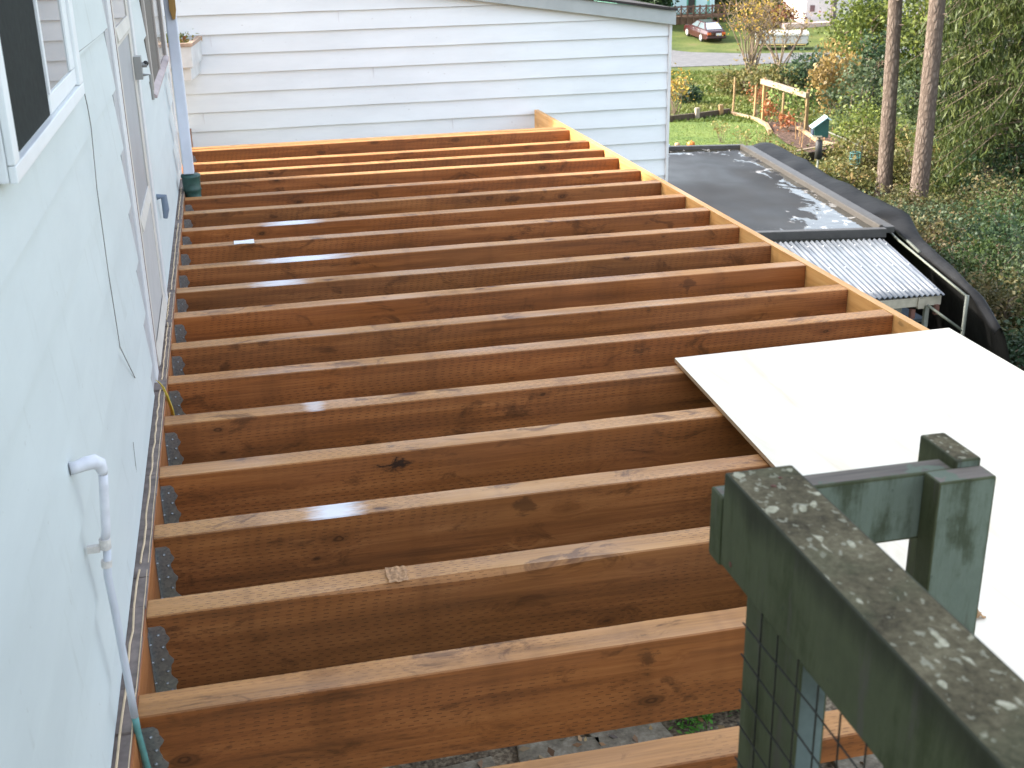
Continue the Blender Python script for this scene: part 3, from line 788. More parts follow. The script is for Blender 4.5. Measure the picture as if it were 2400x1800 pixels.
# ------------------------------------------------------------------ ground under the deck
t = NT("paver"); o = t.obj(); n1 = t.noise(o, 12, 6, .7)
PAV = t.set(t.ramp(n1, [(.3, (.07, .055, .035)), (.5, (.15, .125, .085)), (.7, (.26, .23, .17))]), .9)
for i, (x, y, sx, sy, rz) in enumerate([(1.1, 2.62, .52, .5, .1), (1.68, 2.72, .45, .45, -.15), (2.1, 2.9, .4, .42, .2), (2.7, 2.2, .5, .5, .05), (3.3, 2.3, .5, .5, -.1), (.5, 2.5, .45, .5, 0)]):
    mb = MB().box(-sx / 2, sx / 2, -sy / 2, sy / 2, 0, .045)
    cz = gz(x, y) - .01; R = Matrix.Rotation(rz, 3, 'Z')
    mb.v = [tuple(R @ Vector(v) + Vector((x, y, cz))) for v in mb.v]
    p = part("paving_slab", mb, PAV, None, loc=(x, y, cz), bevel=.008)
    tag(p, "pale concrete paving slab on the ground beneath the deck joists", "paving slab", "paving slabs under the deck")
FERN = leaf_mat("fern_leaf", [(.03, .10, .012), (.06, .19, .02), (.13, .27, .04)])
for i, (x, y, r, lab) in enumerate([(2.48, 2.98, .17, "bright green fern seen through the gap between the nearest joists"), (2.78, 3.05, .12, "small green weed beside the fern, close to the green post"), ]):
    pl_ = thing("ground_plant", lab, "plant", (x, y, gz(x, y)))
    pp, rv = clumps((x, y, gz(x, y) + .1), (r, r, .12), 34, 22, .25, .3)
    leaves("foliage", pp, .035, FERN, pl_, aspect=2.4, flat=.5, rnd=rv)
pp = np.column_stack([rng.uniform(.3, 3.2, 500), rng.uniform(1.5, 3.4, 500), np.full(500, -2.56)])
dl = leaves("leaf_litter", pp, .05, leaf_mat("litter", [(.10, .05, .02), (.25, .13, .05), (.32, .22, .1), (.05, .03, .02)], trans=.05), None, flat=1.2)
dl['kind'] = 'stuff'; dl['label'] = "dry brown leaf litter on the ground under the deck"

# ------------------------------------------------------------------ shed with flat wet roof
shed = thing("flat_roofed_shed", "shed with a flat dark wet roof holding puddles, downhill beyond the deck", "shed", (8.3, 18, -5.2))
NR, FR, FL, NL = (9.95, 14.12), (10.77, 21.56), (6.3, 22.47), (5.5, 14.94)
t = NT("wet_membrane"); o = t.obj(); g = t.attr('edge', 'GEOMETRY')
n1 = t.noise(t.scale(o, (1.4, .8, 1)), 1, 5, .6, .5); n2 = t.noise(t.scale(o, (3.2, 1.6, 1)), 1, 4, .6, .8)
pud = t.smooth(t.math('ADD', g, t.math('MULTIPLY', t.math('SUBTRACT', n2, .5), 2.2)), .42, .30)
n0 = t.noise(t.scale(o, (.35, .25, 1)), 1, 3)
c = t.ramp(n1, [(.3, (.014, .0135, .013)), (.7, (.032, .031, .03))])
sky_fleck = t.math('MULTIPLY', t.smooth(t.noise(t.scale(o, (4.2, 3.0, 1)), 1, 4, .65, 1.0), .58, .63), t.smooth(t.math('ADD', g, t.math('MULTIPLY', t.math('SUBTRACT', n2, .5), 2.2)), .62, .40))  # white sky reflections around the puddles, painted into the colour
c = t.mix(pud, c, (.016, .014, .008)); c = t.mix(t.math('MULTIPLY', sky_fleck, .6), c, (.40, .39, .38))
SP = t.math('MULTIPLY_ADD', pud, .45, .07)
MEMB = t.set(c, t.mix(pud, t.ramp(t.math('MULTIPLY_ADD', n1, .25, t.math('MULTIPLY', n0, .75)), [(.4, .30), (.6, .6)]), .015), 0, SP)
t.bump(t.math('MULTIPLY', t.noise(t.scale(o, (3, 3, 1)), 1, 3), pud), .12, .05)
def quad(u, v, z):
    a = Vector(NL).lerp(Vector(NR), u); b2 = Vector(FL).lerp(Vector(FR), u); p = a.lerp(b2, v); return (p.x, p.y, z)
mb = MB().grid(lambda u, v: quad(u, v, -3.03), 24, 30)
mem = part("roof_membrane", mb, MEMB, shed)
at = mem.data.attributes.new("edge", 'FLOAT', 'POINT')
ev = []
for i in range(25):
    for j in range(31):
        u, v = i / 24, j / 30
        ev.append(min((1 - u) * 4.5 + .15 - 1.3 * max(0, 1 - v * 3.2), (1 - v) * 7.4 - .1, v * 7.4 + 2.2 * (1 - u) - .35))
at.data.foreach_set("value", ev)
TRIMD = plain("trim_dark", (.05, .048, .045), .5, .2)
TRIML = plain("trim_pale_metal", (.05, .043, .035), .5, .12)
mb = MB()
z1 = -2.97
def q3(p, z): return (p[0], p[1], z)
mb.beam(q3(NL, -3.03), q3(NR, -3.03), .12, .14); mb.beam(q3(FL, -3.03), q3(FR, -3.03), .12, .14)
part_each("roof_edge_trim", mb, TRIMD, shed, bevel=.01)
mb = MB().beam((9.93, 14.22, -2.985), (10.74, 21.48, -2.985), .06, .10)
part("side_trim", mb, TRIML, shed, bevel=.01)
part("side_trim", MB().beam((10.07, 14.2, -3.02), (10.88, 21.46, -3.02), .16, .1), TRIMD, shed, bevel=.01)
mb = MB().prism([(p[0] * .99 + .09, p[1]) for p in (NL, (9.8, 14.25), (10.6, 21.4), FL)], 2, -5.6, -3.06)
part("wall", mb, plain("shed_wall", (.30, .30, .28), .8), shed)
part("roof_vent_pipe", MB().box(8.85, 9.25, 21.75, 21.85, -2.958, -2.91), plain("vent_grey", (.4, .45, .5), .4), shed)

# lean-to with corrugated sheet
lean = thing("corrugated_lean_to", "lean-to with pale corrugated roof sheet against the near end of the flat roofed shed", "lean-to", (8.8, 13, -5.2))
TL, TR = Vector((6.2, 14.62, -3.10)), Vector((9.86, 14.0, -3.10)); BL, BR = Vector((6.1, 12.2, -3.36)), Vector((9.66, 11.93, -3.36))
t = NT("corrugated_sheet"); o = t.obj(); nn = t.noise(t.scale(o, (6, 1, 1)), 1, 5, .7)
CORR = t.set(t.ramp(nn, [(.35, (.09, .105, .125)), (.65, (.18, .195, .215))]), .35, 0, .5)
NC = 46
def corr(u, v):
    p = TL.lerp(TR, u).lerp(BL.lerp(BR, u), v)
    return (p.x, p.y, p.z + .017 * math.sin(u * NC * 2 * math.pi))
cs = part("corrugated_sheet", MB().grid(corr, NC * 8, 4), CORR, lean, smooth=True); md = cs.modifiers.new("s", 'SOLIDIFY'); md.thickness = .003
mb = MB()
for i in range(16):
    for vv_ in (.12, .5, .93):
        u = (i * 3 + .25) / NC; p = corr(u, vv_); mb.ball((p[0], p[1], p[2] + .004), .013, 6, 4)
part_each("roof_nail", mb, METAL, lean)
WW = plain("weathered_white", (.50, .49, .46), .7, .15, 6)
mb = MB().box(6.4, 9.22, 12.25, 12.33, -5.4, -3.45)
part("wall", mb, WW, lean)
mb = MB().box(8.4, 8.46, 12.225, 12.249, -5.4, -3.56).box(9.10, 9.2, 12.222, 12.249, -5.4, -3.56).box(6.4, 9.2, 12.222, 12.249, -3.555, -3.46).box(8.62, 9.0, 12.235, 12.249, -5.2, -3.7)
part_each("batten", mb, plain("batten_grey", (.42, .41, .38), .7), lean)
mb = MB().box(6.2, 9.66, 12.0, 12.05, -3.53, -3.40).box(9.30, 9.40, 11.98, 12.2, -3.56, -3.41).box(9.5, 9.58, 12.05, 13.9, -3.50, -3.41)
part_each("eave_beam", mb, plain("beam_pale", (.42, .37, .28), .7, .2), lean, bevel=.005)
mb = MB().box(9.47, 9.53, 12.06, 12.12, -5.4, -3.53)
part("post", mb, plain("post_grey", (.33, .33, .28), .7, .2), lean)
part_each("bracket", MB().box(9.56, 9.62, 11.96, 12.02, -3.66, -3.52).box(9.22, 9.28, 12.0, 12.06, -3.70, -3.57), plain("bracket_rust", (.16, .07, .05), .7), lean)
part("inner_shelf", MB().box(9.24, 9.9, 12.7, 13.6, -4.02, -3.97).box(9.24, 9.9, 13.0, 13.05, -5.3, -4.03), plain("shelf_blue_grey", (.16, .20, .23), .6), lean)

# pipe frame carrying the black sheeting
frame = thing("pipe_frame", "thin grey pole frame with a slanting brace at the corner of the lean-to", "frame", (9.8, 11.6, -5.3))
POLE = plain("pole_grey", (.13, .14, .11), .5, .15, 12)
part("pole", MB().tube([(9.80, 11.62, -5.35), (9.80, 11.62, -3.30)], .028, 8), POLE, frame, smooth=True)
part("rail", MB().tube([(9.80, 11.62, -3.32), (10.12, 14.0, -3.14), (10.35, 15.2, -3.05)], .018, 8), POLE, frame, smooth=True)
part("rail", MB().tube([(10.25, 13.6, -3.24), (10.75, 16.3, -3.03), (11.2, 20, -3.02)], .026, 8), POLE, frame, smooth=True)
part("brace", MB().tube([(9.42, 11.95, -3.50), (9.79, 11.62, -3.80)], .02, 8), POLE, frame, smooth=True)
t = NT("black_sheeting"); o = t.obj(); nn = t.noise(o, 1.8, 5, .6)
t.bump(t.noise(o, 5, 4), .3, .04)
SHEET = t.set(t.ramp(nn, [(.35, (.005, .005, .005)), (.65, (.014, .014, .014))]), .6, 0, .15)
prof_y = np.linspace(21.7, 10.9, 44)
def sheetf(u, v):
    y = 21.7 + (10.9 - 21.7) * u
    w_ = .035 * math.sin(u * 31 + v * 5) + .02 * math.sin(u * 57 + v * 11)
    if y > 15.1:
        f = (y - 14.12) / 7.44; xi = 9.95 + .82 * f + .20; zi = -3.06; wdt = .62 + .05 * math.sin(y * 1.3); dz = 0
        k = 1.0
    else:
        f = max(0, (y - 11.0) / 4.1); xi = np.interp(y, [10.9, 11.7, 12.8, 13.95, 15.1], [9.78, 9.93, 10.10, 10.30, 10.45]); zi = np.interp(y, [10.9, 11.7, 13.9, 15.1], [-3.62, -3.36, -3.22, -3.09]); wdt = np.interp(y, [10.9, 12, 14, 15.1], [.12, .16, .26, .50])
    # v: 0 inner edge, .35 crest, .5 turn, 1 ground
    if v < .4:
        s = v / .4; return (xi + wdt * s, y, zi + .10 * math.sin(math.pi * s * .75) - .04 * s + w_ * .4)
    s = (v - .4) / .6; zb_ = gz(xi + wdt + .4, y) - .1
    z0 = zi + .10 * math.sin(math.pi * .75) - .04
    return (xi + wdt + .30 * (s ** .7) + w_ * 1.6 * s, y - .25 * s * (1 if y < 13 else 0), z0 + (zb_ - z0) * s + w_ * .5)
sh = part("black_sheeting", MB().grid(sheetf, 60, 16), SHEET, None, loc=(10.8, 16, -5.2), smooth=True); md = sh.modifiers.new("s", 'SOLIDIFY'); md.thickness = .006
tag(sh, "long black plastic sheeting draped along the right side of the flat roofed shed", "sheeting")
# pale lean sheet behind the shed
mb = MB().add([(12.75, 23.9, -5.3), (13.55, 23.6, -5.3), (13.5, 24.3, -5.3), (12.8, 24.5, -5.3), (12.86, 24.0, -3.86), (13.2, 23.85, -3.78), (13.2, 24.2, -3.78), (12.9, 24.3, -3.86)],
              [(0, 3, 2, 1), (4, 5, 6, 7), (0, 1, 5, 4), (1, 2, 6, 5), (2, 3, 7, 6), (3, 0, 4, 7)])
tp = part("covered_stack", mb, plain("pale_canvas", (.34, .34, .31), .8, .15, 5), None, loc=(13.1, 24, -5.3), bevel=.06)
tag(tp, "pale grey canvas covered pile just behind the far right corner of the shed roof", "covered pile")

# bird feeder on a pole with a black baffle
fx, fy = 13.09, 22.6
bf = thing("bird_feeder", "green box bird feeder with a pale sloping lid on a pole above the shed", "bird feeder", (fx, fy, gz(fx, fy)))
FG = plain("feeder_green", (.012, .065, .05), .5, .15)
R = Matrix.Rotation(-.25, 3, 'Z')
def rotmb(mb, c, R):
    c = Vector(c); mb.v = [tuple(R @ (Vector(v) - c) + c) for v in mb.v]; return mb
mb = MB().prism([(fx - .15, -3.04), (fx + .16, -3.10), (fx + .16, -2.70), (fx + .10, -2.68), (fx - .15, -2.86)], 1, fy - .13, fy + .13)
part("box", rotmb(mb, (fx, fy, 0), R), FG, bf, bevel=.008)
mb = MB().beam((fx - .21, fy, -2.885), (fx + .12, fy, -2.64), .34, .022).beam((fx + .10, fy, -2.655), (fx + .20, fy, -2.705), .34, .02)
part("lid", rotmb(mb, (fx, fy, 0), R), plain("lid_pale", (.38, .55, .56), .4, .1), bf)
part("feed_port", rotmb(MB().box(fx - .185, fx - .152, fy - .1, fy + .1, -3.04, -2.93), (fx, fy, 0), R), plain("port_dark", (.05, .06, .1), .4), bf)
part("perch", rotmb(MB().box(fx - .19, fx + .02, fy - .15, fy + .15, -3.075, -3.05), (fx, fy, 0), R), plain("perch_tan", (.4, .36, .25), .6), bf)
part("pole", MB().tube([(fx, fy, -5.4), (fx, fy, -3.05)], .022, 8), POLE, bf, smooth=True)
part("baffle", MB().tube([(fx, fy, -3.58), (fx, fy, -3.18), (fx, fy, -3.165)], [.08, .08, .05], 14), BLACK, bf, smooth=True)
# leaning pale pole and hanging cage in the brambles
lp = part("bamboo_pole", MB().tube([(16.75, 29.75, -4.20), (17.35, 29.4, -4.46), (17.9, 29.15, -4.74), (18.5, 28.9, -5.6)], [.018, .02, .022, .024], 8), plain("pale_cane", (.48, .46, .38), .6), None, loc=(18.5, 28.9, -5.5))
tag(lp, "long pale thin pole slanting down into the brambles left of the trunks", "pole")
hx, hy = 16.7, 27.5
hk = thing("hanging_cage", "small teal wire cage hanging among the brambles left of the first tree trunk", "bird cage", (hx, hy, gz(hx, hy)))
mb = MB()
for i in range(8):
    a = i * math.pi / 4; mb.tube([(hx + .14 * math.cos(a), hy + .14 * math.sin(a), -4.80), (hx + .14 * math.cos(a), hy + .14 * math.sin(a), -4.50)], .010, 5)
for z in (-4.80, -4.65, -4.5):
    mb.tube([(hx + .14 * math.cos(a), hy + .14 * math.sin(a), z) for a in np.linspace(0, 2 * math.pi, 13)], .014, 5)
part("cage", mb, plain("teal_wire", (.03, .11, .10), .5), hk)
part("food_block", MB().ball((hx, hy, -4.68), .07), plain("tan_block", (.42, .34, .2), .8), hk, smooth=True)
part("hook_pole", MB().tube([(hx + .19, hy, -5.6), (hx + .19, hy, -4.3), (hx + .1, hy, -4.22), (hx, hy, -4.3), (hx, hy, -4.5)], .009, 6), BLACK, hk)

# ------------------------------------------------------------------ garden
GW = wood_mat("garden_wood", (.25, .15, .07), (.36, .23, .11), (.46, .31, .17), dash=False, vstain=.2, axis=2)
def post_at(name, lab, cat, x, y, h, r, mat, group=None, sq=True, lean=(0, 0)):
    z = gz(x, y)
    mb = MB()
    if sq: mb.beam((x, y, z - .3), (x + lean[0], y + lean[1], z + h), r * 2, r * 2, (0, 1, 0))
    else: mb.tube([(x, y, z - .3), (x + lean[0] * .5 + .015, y + lean[1] * .5, z + h * .5), (x + lean[0], y + lean[1], z + h)], [r * 1.1, r, r * .85], 7)
    o = part(name, mb, mat, None, loc=(x, y, z)); return tag(o, lab, cat, group)
tr = thing("garden_trellis", "wooden trellis of two posts and a bright pale top beam over the vegetable bed", "trellis", (19.5, 38, -5.5))
p1, p2 = (19.30, 39.2), (19.82, 36.78)
for p, h in ((p1, 1.62), (p2, 1.40)):
    z = gz(*p); part("post", MB().box(p[0] - .05, p[0] + .05, p[1] - .05, p[1] + .05, z - .3, z + h), GW, tr)
part("top_beam", MB().beam((p1[0] - .06, p1[1] + .1, gz(*p1) + 1.50), (p2[0] - .06, p2[1] - .1, gz(*p2) + 1.22), .16, .17), plain("beam_pale_wood", (.33, .24, .155), .6), tr)
mb = MB()
for f in (.45, .9): mb.tube([(p1[0], p1[1], gz(*p1) + f), (p2[0], p2[1], gz(*p2) + f * .9)], .006, 4)
part("string", mb, plain("string_tan", (.4, .33, .2), .8), tr)
for x, y, h, lab in [(19.5, 42.45, 1.42, "tall tan wooden stake at the far corner of the lawn, left of the trellis"), (19.75, 41.0, 1.2, "tan wooden stake just left of the trellis's far post"), (19.06, 37.15, 1.28, "tan wooden stake in front of the middle of the trellis")]:
    post_at("garden_stake", lab, "stake", x, y, h, .045, GW, "stakes around the vegetable bed", False, (.03, 0))
# far timber edge of the lawn with two short posts
EDGE = plain("old_timber", (.09, .065, .045), .9, .3, 9); TIM = wood_mat("bed_timber", (.2, .14, .09), (.33, .24, .15), (.42, .32, .22), dash=False, knots=False)
mb = MB(); pts = [(9, 42.3), (14, 40.5), (16.3, 40.55), (17.5, 41.15), (19.3, 42.3)]
for a_, b_ in zip(pts[:-1], pts[1:]): mb.beam((a_[0], a_[1], gz(*a_) + .10), (b_[0], b_[1], gz(*b_) + .10), .1, .3)
tag(part("timber_edging", mb, EDGE, None, loc=(17, 41, -5.6)), "dark low timber edging along the far side of the lawn", "edging")
for x, y, lab in [(17.45, 41.0, "short grey post on the lawn's far edge, nearer the white building"), (18.75, 41.85, "short tan post on the lawn's far edge, nearer the tall stake")]:
    post_at("edge_post", lab, "post", x, y, .45, .075, GW if x > 18 else plain("grey_post", (.33, .28, .22), .9), "posts on the far lawn edge")
mb = MB(); pts = [(19.35, 42.2), (19.35, 39.9), (18.9, 38.0), (18.4, 36.6)]
pts2 = [(19.6, 36.9), (19.25, 35.2), (19.0, 34.2), (19.3, 33.4)]
for P_ in (pts, pts2):
    for a_, b_ in zip(P_[:-1], P_[1:]): mb.beam((a_[0], a_[1], gz(*a_) + .06), (b_[0], b_[1], gz(*b_) + .06), .13, .16)
tag(part("bed_edging", mb, TIM, None, loc=(19, 38, -5.55), bevel=.01), "pale timber edging of the vegetable bed beside the lawn", "edging")
# low board wall with posts at the near corner of the garden
rw = thing("board_wall", "low dark board wall with pale posts at the near end of the garden, behind the shed", "retaining wall", (17.3, 31.6, -5.6))
wa, wb_ = (15.9, 30.95), (18.6, 32.15)
for i in range(2):
    part("board", MB().beam((wa[0], wa[1], -5.42 + i * .19 - .10), (wb_[0], wb_[1], -5.42 + i * .19 - .10), .045, .185), plain("dark_board", (.03, .022, .016), .9, .4, 12), rw)
part("cap", MB().beam((wa[0] - .05, wa[1] - .02, -5.125), (wb_[0], wb_[1], -5.125), .10, .04), TIM, rw)
for f in (.17, .66, .97):
    x = wa[0] + (wb_[0] - wa[0]) * f + .03; y = wa[1] + (wb_[1] - wa[1]) * f - .085
    part("post", MB().box(x - .055, x + .055, y - .05, y + .05, -5.8, -5.10), GW, rw)
# pumpkin and a pale ball near the shed
def pumpkin(x, y, r, mat, lab, cat):
    z = gz(x, y); mb = MB()
    def fn(u, v):
        a = 2 * math.pi * u; t_ = math.pi * v; rr = r * (1 + .07 * math.cos(8 * a)) * math.sin(t_)
        return (x + rr * math.cos(a), y + rr * math.sin(a), z + r * .8 - r * .8 * math.cos(t_) * -1 * (1 - .25 * math.exp(-8 * v)))
    mb.grid(fn, 32, 10); mb.tube([(x, y, z + r * 1.35), (x + .02, y, z + r * 1.75)], r * .12, 6)
    tag(part("pumpkin", mb, mat, None, loc=(x, y, z), smooth=True), lab, cat)
pumpkin(14.9, 35.0, .13, plain("orange_skin", (.55, .17, .02), .5), "small orange pumpkin on the lawn by the far edge of the shed roof", "pumpkin")
pumpkin(14.5, 35.2, .09, plain("tan_skin", (.42, .25, .15), .6), "smaller dull tan gourd on the lawn left of the orange pumpkin", "gourd")

# ------------------------------------------------------------------ vegetation
def stems(base, h, spread, n, r, mat, parent, name="stems", twigs=5, bend=.3):
    mb = MB(); x, y, z = base; tips = []
    for i in range(n):
        a = random.uniform(0, 6.28); s = spread * random.uniform(.3, 1)
        p0 = (x + random.uniform(-.15, .15) * spread, y + random.uniform(-.15, .15) * spread, z - .1)
        p3 = (x + s * math.cos(a), y + s * math.sin(a), z + h * random.uniform(.7, 1))
        p1 = tuple(p0[q] + (p3[q] - p0[q]) * .35 + random.uniform(-1, 1) * bend * spread * .25 * (q < 2) for q in range(3))
        p2 = tuple(p0[q] + (p3[q] - p0[q]) * .7 + random.uniform(-1, 1) * bend * spread * .25 * (q < 2) for q in range(3))
        mb.tube([p0, p1, p2, p3], [r, r * .8, r * .5, r * .2], 5, cap=False)
        for k in range(twigs):
            f = random.uniform(.3, .95); q = Vector(p1).lerp(Vector(p3), f)
            d = Vector((random.uniform(-1, 1), random.uniform(-1, 1), random.uniform(.3, 1.2))) * h * .16
            mb.tube([q, q + d * .6 + Vector((0, 0, .02)), q + d], [r * .4, r * .3, r * .12], 4, cap=False); tips.append(q + d)
        tips.append(Vector(p3))
    part(name, mb, mat, parent, smooth=True, fix=False)
    return tips
BARK = plain("shrub_bark", (.17, .125, .085), .9, .3, 10)
YLEAF = leaf_mat("yellow_leaf", [(.20, .16, .03), (.40, .27, .04), (.5, .36, .07), (.42, .2, .05)])
def shrub(name, lab, cat, x, y, h, spread, nst, leafmat, nleaf, ls, group=None, r=.03, twigs=7, sc=.25):
    z = gz(x, y); tt = thing(name, lab, cat, (x, y, z), group)
    tips = stems((x, y, z), h, spread, nst, r, BARK, tt, "stems", twigs)
    T = np.array([tuple(t_) for t_ in tips])
    c = T[rng.integers(0, len(T), nleaf)] + rng.normal(size=(nleaf, 3)) * sc
    leaves("foliage", c, ls, leafmat, tt)
    return tt
shrub("yellow_leaf_shrub", "tall sparse shrub with yellow leaves between the red car and the white trailer", "shrub", 28.7, 61.6, 4.2, 1.7, 18, YLEAF, 1200, .115, "bare autumn shrubs on the bank", .05, 12, .42)
shrub("bare_shrub", "bare many stemmed grey shrub in front of the white trailer", "shrub", 33.0, 67.0, 3.5, 2.0, 9, leaf_mat("brown_leaf", [(.18, .13, .05), (.3, .22, .07)]), 420, .13, "bare autumn shrubs on the bank", .055, 11, .35)
shrub("yellow_leaf_shrub", "low yellow leaved shrub at the far left of the lawn beside the white building", "shrub", 17.1, 42.4, 1.55, .6, 9, YLEAF, 420, .10, None, .02, 6, .16)
for x, y, h, lab in [(16.1, 35.3, .65, "wispy green plant on the lawn behind the shed roof, leftmost of three"), (16.55, 34.4, .55, "wispy tan plant on the lawn behind the shed roof, middle of three"), (16.95, 34.0, .6, "wispy tan plant on the lawn behind the shed roof, rightmost of three")]:
    shrub("wispy_plant", lab, "plant", x, y, h, .35, 8, leaf_mat("wisp", [(.14, .17, .04), (.3, .22, .08)]), 130, .07, "wispy plants on the near lawn", .008, 4, .08)
ORG_L = leaf_mat("orange_leaf", [(.24, .06, .022), (.34, .12, .04), (.27, .11, .05)]); GRN_L = leaf_mat("bean_leaf", [(.05, .10, .02), (.14, .22, .05), (.28, .3, .10)])
for x, y, h, m_, lab in [(19.25, 38.4, .75, ORG_L, "orange leaved plant at the left foot of the trellis"), (19.0, 36.6, .6, ORG_L, "orange leaved plant in front of the trellis's right post"), (20.1, 41.6, 1.1, ORG_L, "thin orange leaved vine just left of the trellis")]:
    shrub("orange_plant", lab, "plant", x, y, h, .32, 8, m_, 190, .10, "orange plants around the trellis", .01, 5, .12)
for x, y, h, lab in [(19.6, 38.2, 1.3, "green bean vine climbing the left half of the trellis"), (19.9, 37.2, 1.25, "yellowing bean vine climbing the right half of the trellis")]:
    shrub("bean_vine", lab, "vine", x, y, h, .5, 12, GRN_L, 420, .11, "vines on the trellis", .01, 6, .16)
for i in range(9):
    x, y = [(18.1, 33.6), (18.3, 34.1), (18.55, 33.5), (18.8, 34.3), (19.1, 34.0), (18.6, 35.0), (18.9, 35.5), (19.3, 35.0), (19.6, 34.5)][i]
    post_at("bed_cane", "thin short cane standing in the near part of the vegetable bed", "cane", x, y, random.uniform(.45, .7), .014, GW, "canes in the vegetable bed", False, (random.uniform(-.1, .1), 0))

def bush(name, lab, cat, x, y, rx, ry, h, mat, ncl, per, ls, group=None, zc=None, shell=.5, spread=.22, aspect=1.7, hang=0, flat=.2):
    z = gz(x, y); tt = thing(name, lab, cat, (x, y, z), group)
    stems((x, y, z), h * .85, min(rx, ry) * .8, 7, .035 * h / 2 + .01, BARK, tt, "stems", 4)
    pp, rv = clumps((x, y, z + h * .5), (rx, ry, h * .55), ncl, per, spread, shell, low=z - .05)
    leaves("foliage", pp, ls, mat, tt, aspect=aspect, rnd=rv, hang=hang, flat=flat)
    return tt
LIME = leaf_mat("lime_leaf", [(.04, .06, .012), (.095, .13, .022), (.165, .195, .036), (.22, .215, .05)])
DARK = leaf_mat("dark_leaf", [(.012, .025, .012), (.03, .06, .025), (.06, .10, .04)])
BLUEG = leaf_mat("grey_green_leaf", [(.03, .05, .022), (.068, .098, .042), (.125, .15, .075)])
TANL = leaf_mat("tan_leaf", [(.15, .10, .03), (.26, .175, .055), (.34, .235, .085)])
OLIVE = leaf_mat("olive_leaf", [(.04, .046, .014), (.095, .10, .026), (.18, .155, .048), (.22, .13, .042)])
bush("rounded_bush", "large rounded lime green bush left of the first tree trunk", "bush", 29.6, 50.5, 2.0, 1.8, 4.4, LIME, 90, 80, .17)
bush("rounded_bush", "lime green bush directly behind the first tree trunk", "bush", 32.0, 49.5, 2.0, 2.0, 5.6, LIME, 80, 75, .18)
bush("dark_bush", "dark blue green bush on the bank behind the trellis", "bush", 25.0, 46.8, 1.4, 1.2, 1.9, DARK, 70, 60, .13)
bush("dark_bush", "dark green bush between the tan shrub and the first trunk", "bush", 25.4, 42.5, 1.0, 1.1, 3.0, DARK, 50, 55, .13)
bush("autumn_bush", "olive and orange mottled bush right above the trellis", "bush", 23.2, 46.5, 1.1, 1.0, 1.3, OLIVE, 60, 55, .11)
bush("autumn_bush", "low mottled bush between the trellis beam and the bare shrub", "bush", 23.6, 50.5, 1.5, 1.3, 1.2, OLIVE, 50, 50, .12)
bush("tan_bush", "golden tan drooping shrub left of the first tree trunk", "bush", 23.3, 41.6, .85, .8, 2.3, TANL, 46, 55, .13, hang=.6)
bush("grey_green_bush", "grey green leafy bush beside the first tree trunk above the brambles", "bush", 21.3, 36.0, 1.0, 1.0, 2.3, BLUEG, 46, 55, .12)
bush("grey_green_bush", "grey green bush between the two tree trunks", "bush", 22.6, 33.5, 1.2, 1.0, 2.6, BLUEG, 50, 55, .12)
bush("dark_bush", "small dark green bush at the foot of the grass bank near the low posts", "bush", 19.4, 47.0, .6, .5, .75, DARK, 30, 40, .10)
for x, y, rx, h, mat, lab in [(17.6, 28.6, 1.1, 1.35, OLIVE, "yellowing bramble left of the first tree trunk's foot"), (15.6, 26.6, 1.0, .9, OLIVE, "bramble between the bird feeder and the first tree trunk"), (18.3, 27.0, .9, 1.3, OLIVE, "bramble between the feet of the two trunks"), (19.0, 30.5, 1.2, 1.9, LIME, "green bramble behind the first tree trunk's foot"), (15.2, 29.2, .9, .9, OLIVE, "low bramble between the shed and the low board wall"), (18.9, 24.0, 1.2, 1.7, DARK, "dark ivy covered bush right of the second trunk's foot"), (20.2, 26.5, 1.1, 2.1, BLUEG, "leafy bush behind the foot of the second trunk")]:
    bush("bramble", lab, "bramble", x, y, rx, rx, h, mat, 60, 60, .085, "brambles around the tree trunks")

SLOPE = leaf_mat('bramble_leaf', [(.03, .03, .012), (.08, .075, .025), (.13, .115, .04), (.15, .09, .04)])
IVYB = leaf_mat('ivy_bush_leaf', [(.016, .03, .01), (.04, .07, .016), (.08, .11, .028)])
for x, y, r, h, mat in [(13.6, 19.0, .9, 1.0, SLOPE), (14.6, 20.6, 1.0, .9, BLUEG), (13.2, 16.6, .9, 1.2, IVYB), (14.6, 17.6, 1.0, 1.3, DARK), (12.6, 14.6, .8, 1.1, SLOPE), (13.9, 15.4, .9, 1.2, BLUEG), (15.9, 19.0, 1.1, 1.5, IVYB), (16.8, 21.2, 1.0, 1.3, SLOPE), (15.2, 22.2, .9, .8, SLOPE), (13.9, 22.0, .8, .8, BLUEG), (11.9, 12.6, .8, 1.0, DARK), (17.6, 19.6, 1.0, 1.6, DARK), (12.9, 13.2, .8, 1.2, IVYB)]:
    bush("bramble", "low leafy bramble on the slope right of the shed, below the two trunks", "bramble", x, y, r, r, h, mat, 60, 75, .062, "brambles on the slope below the trunks")

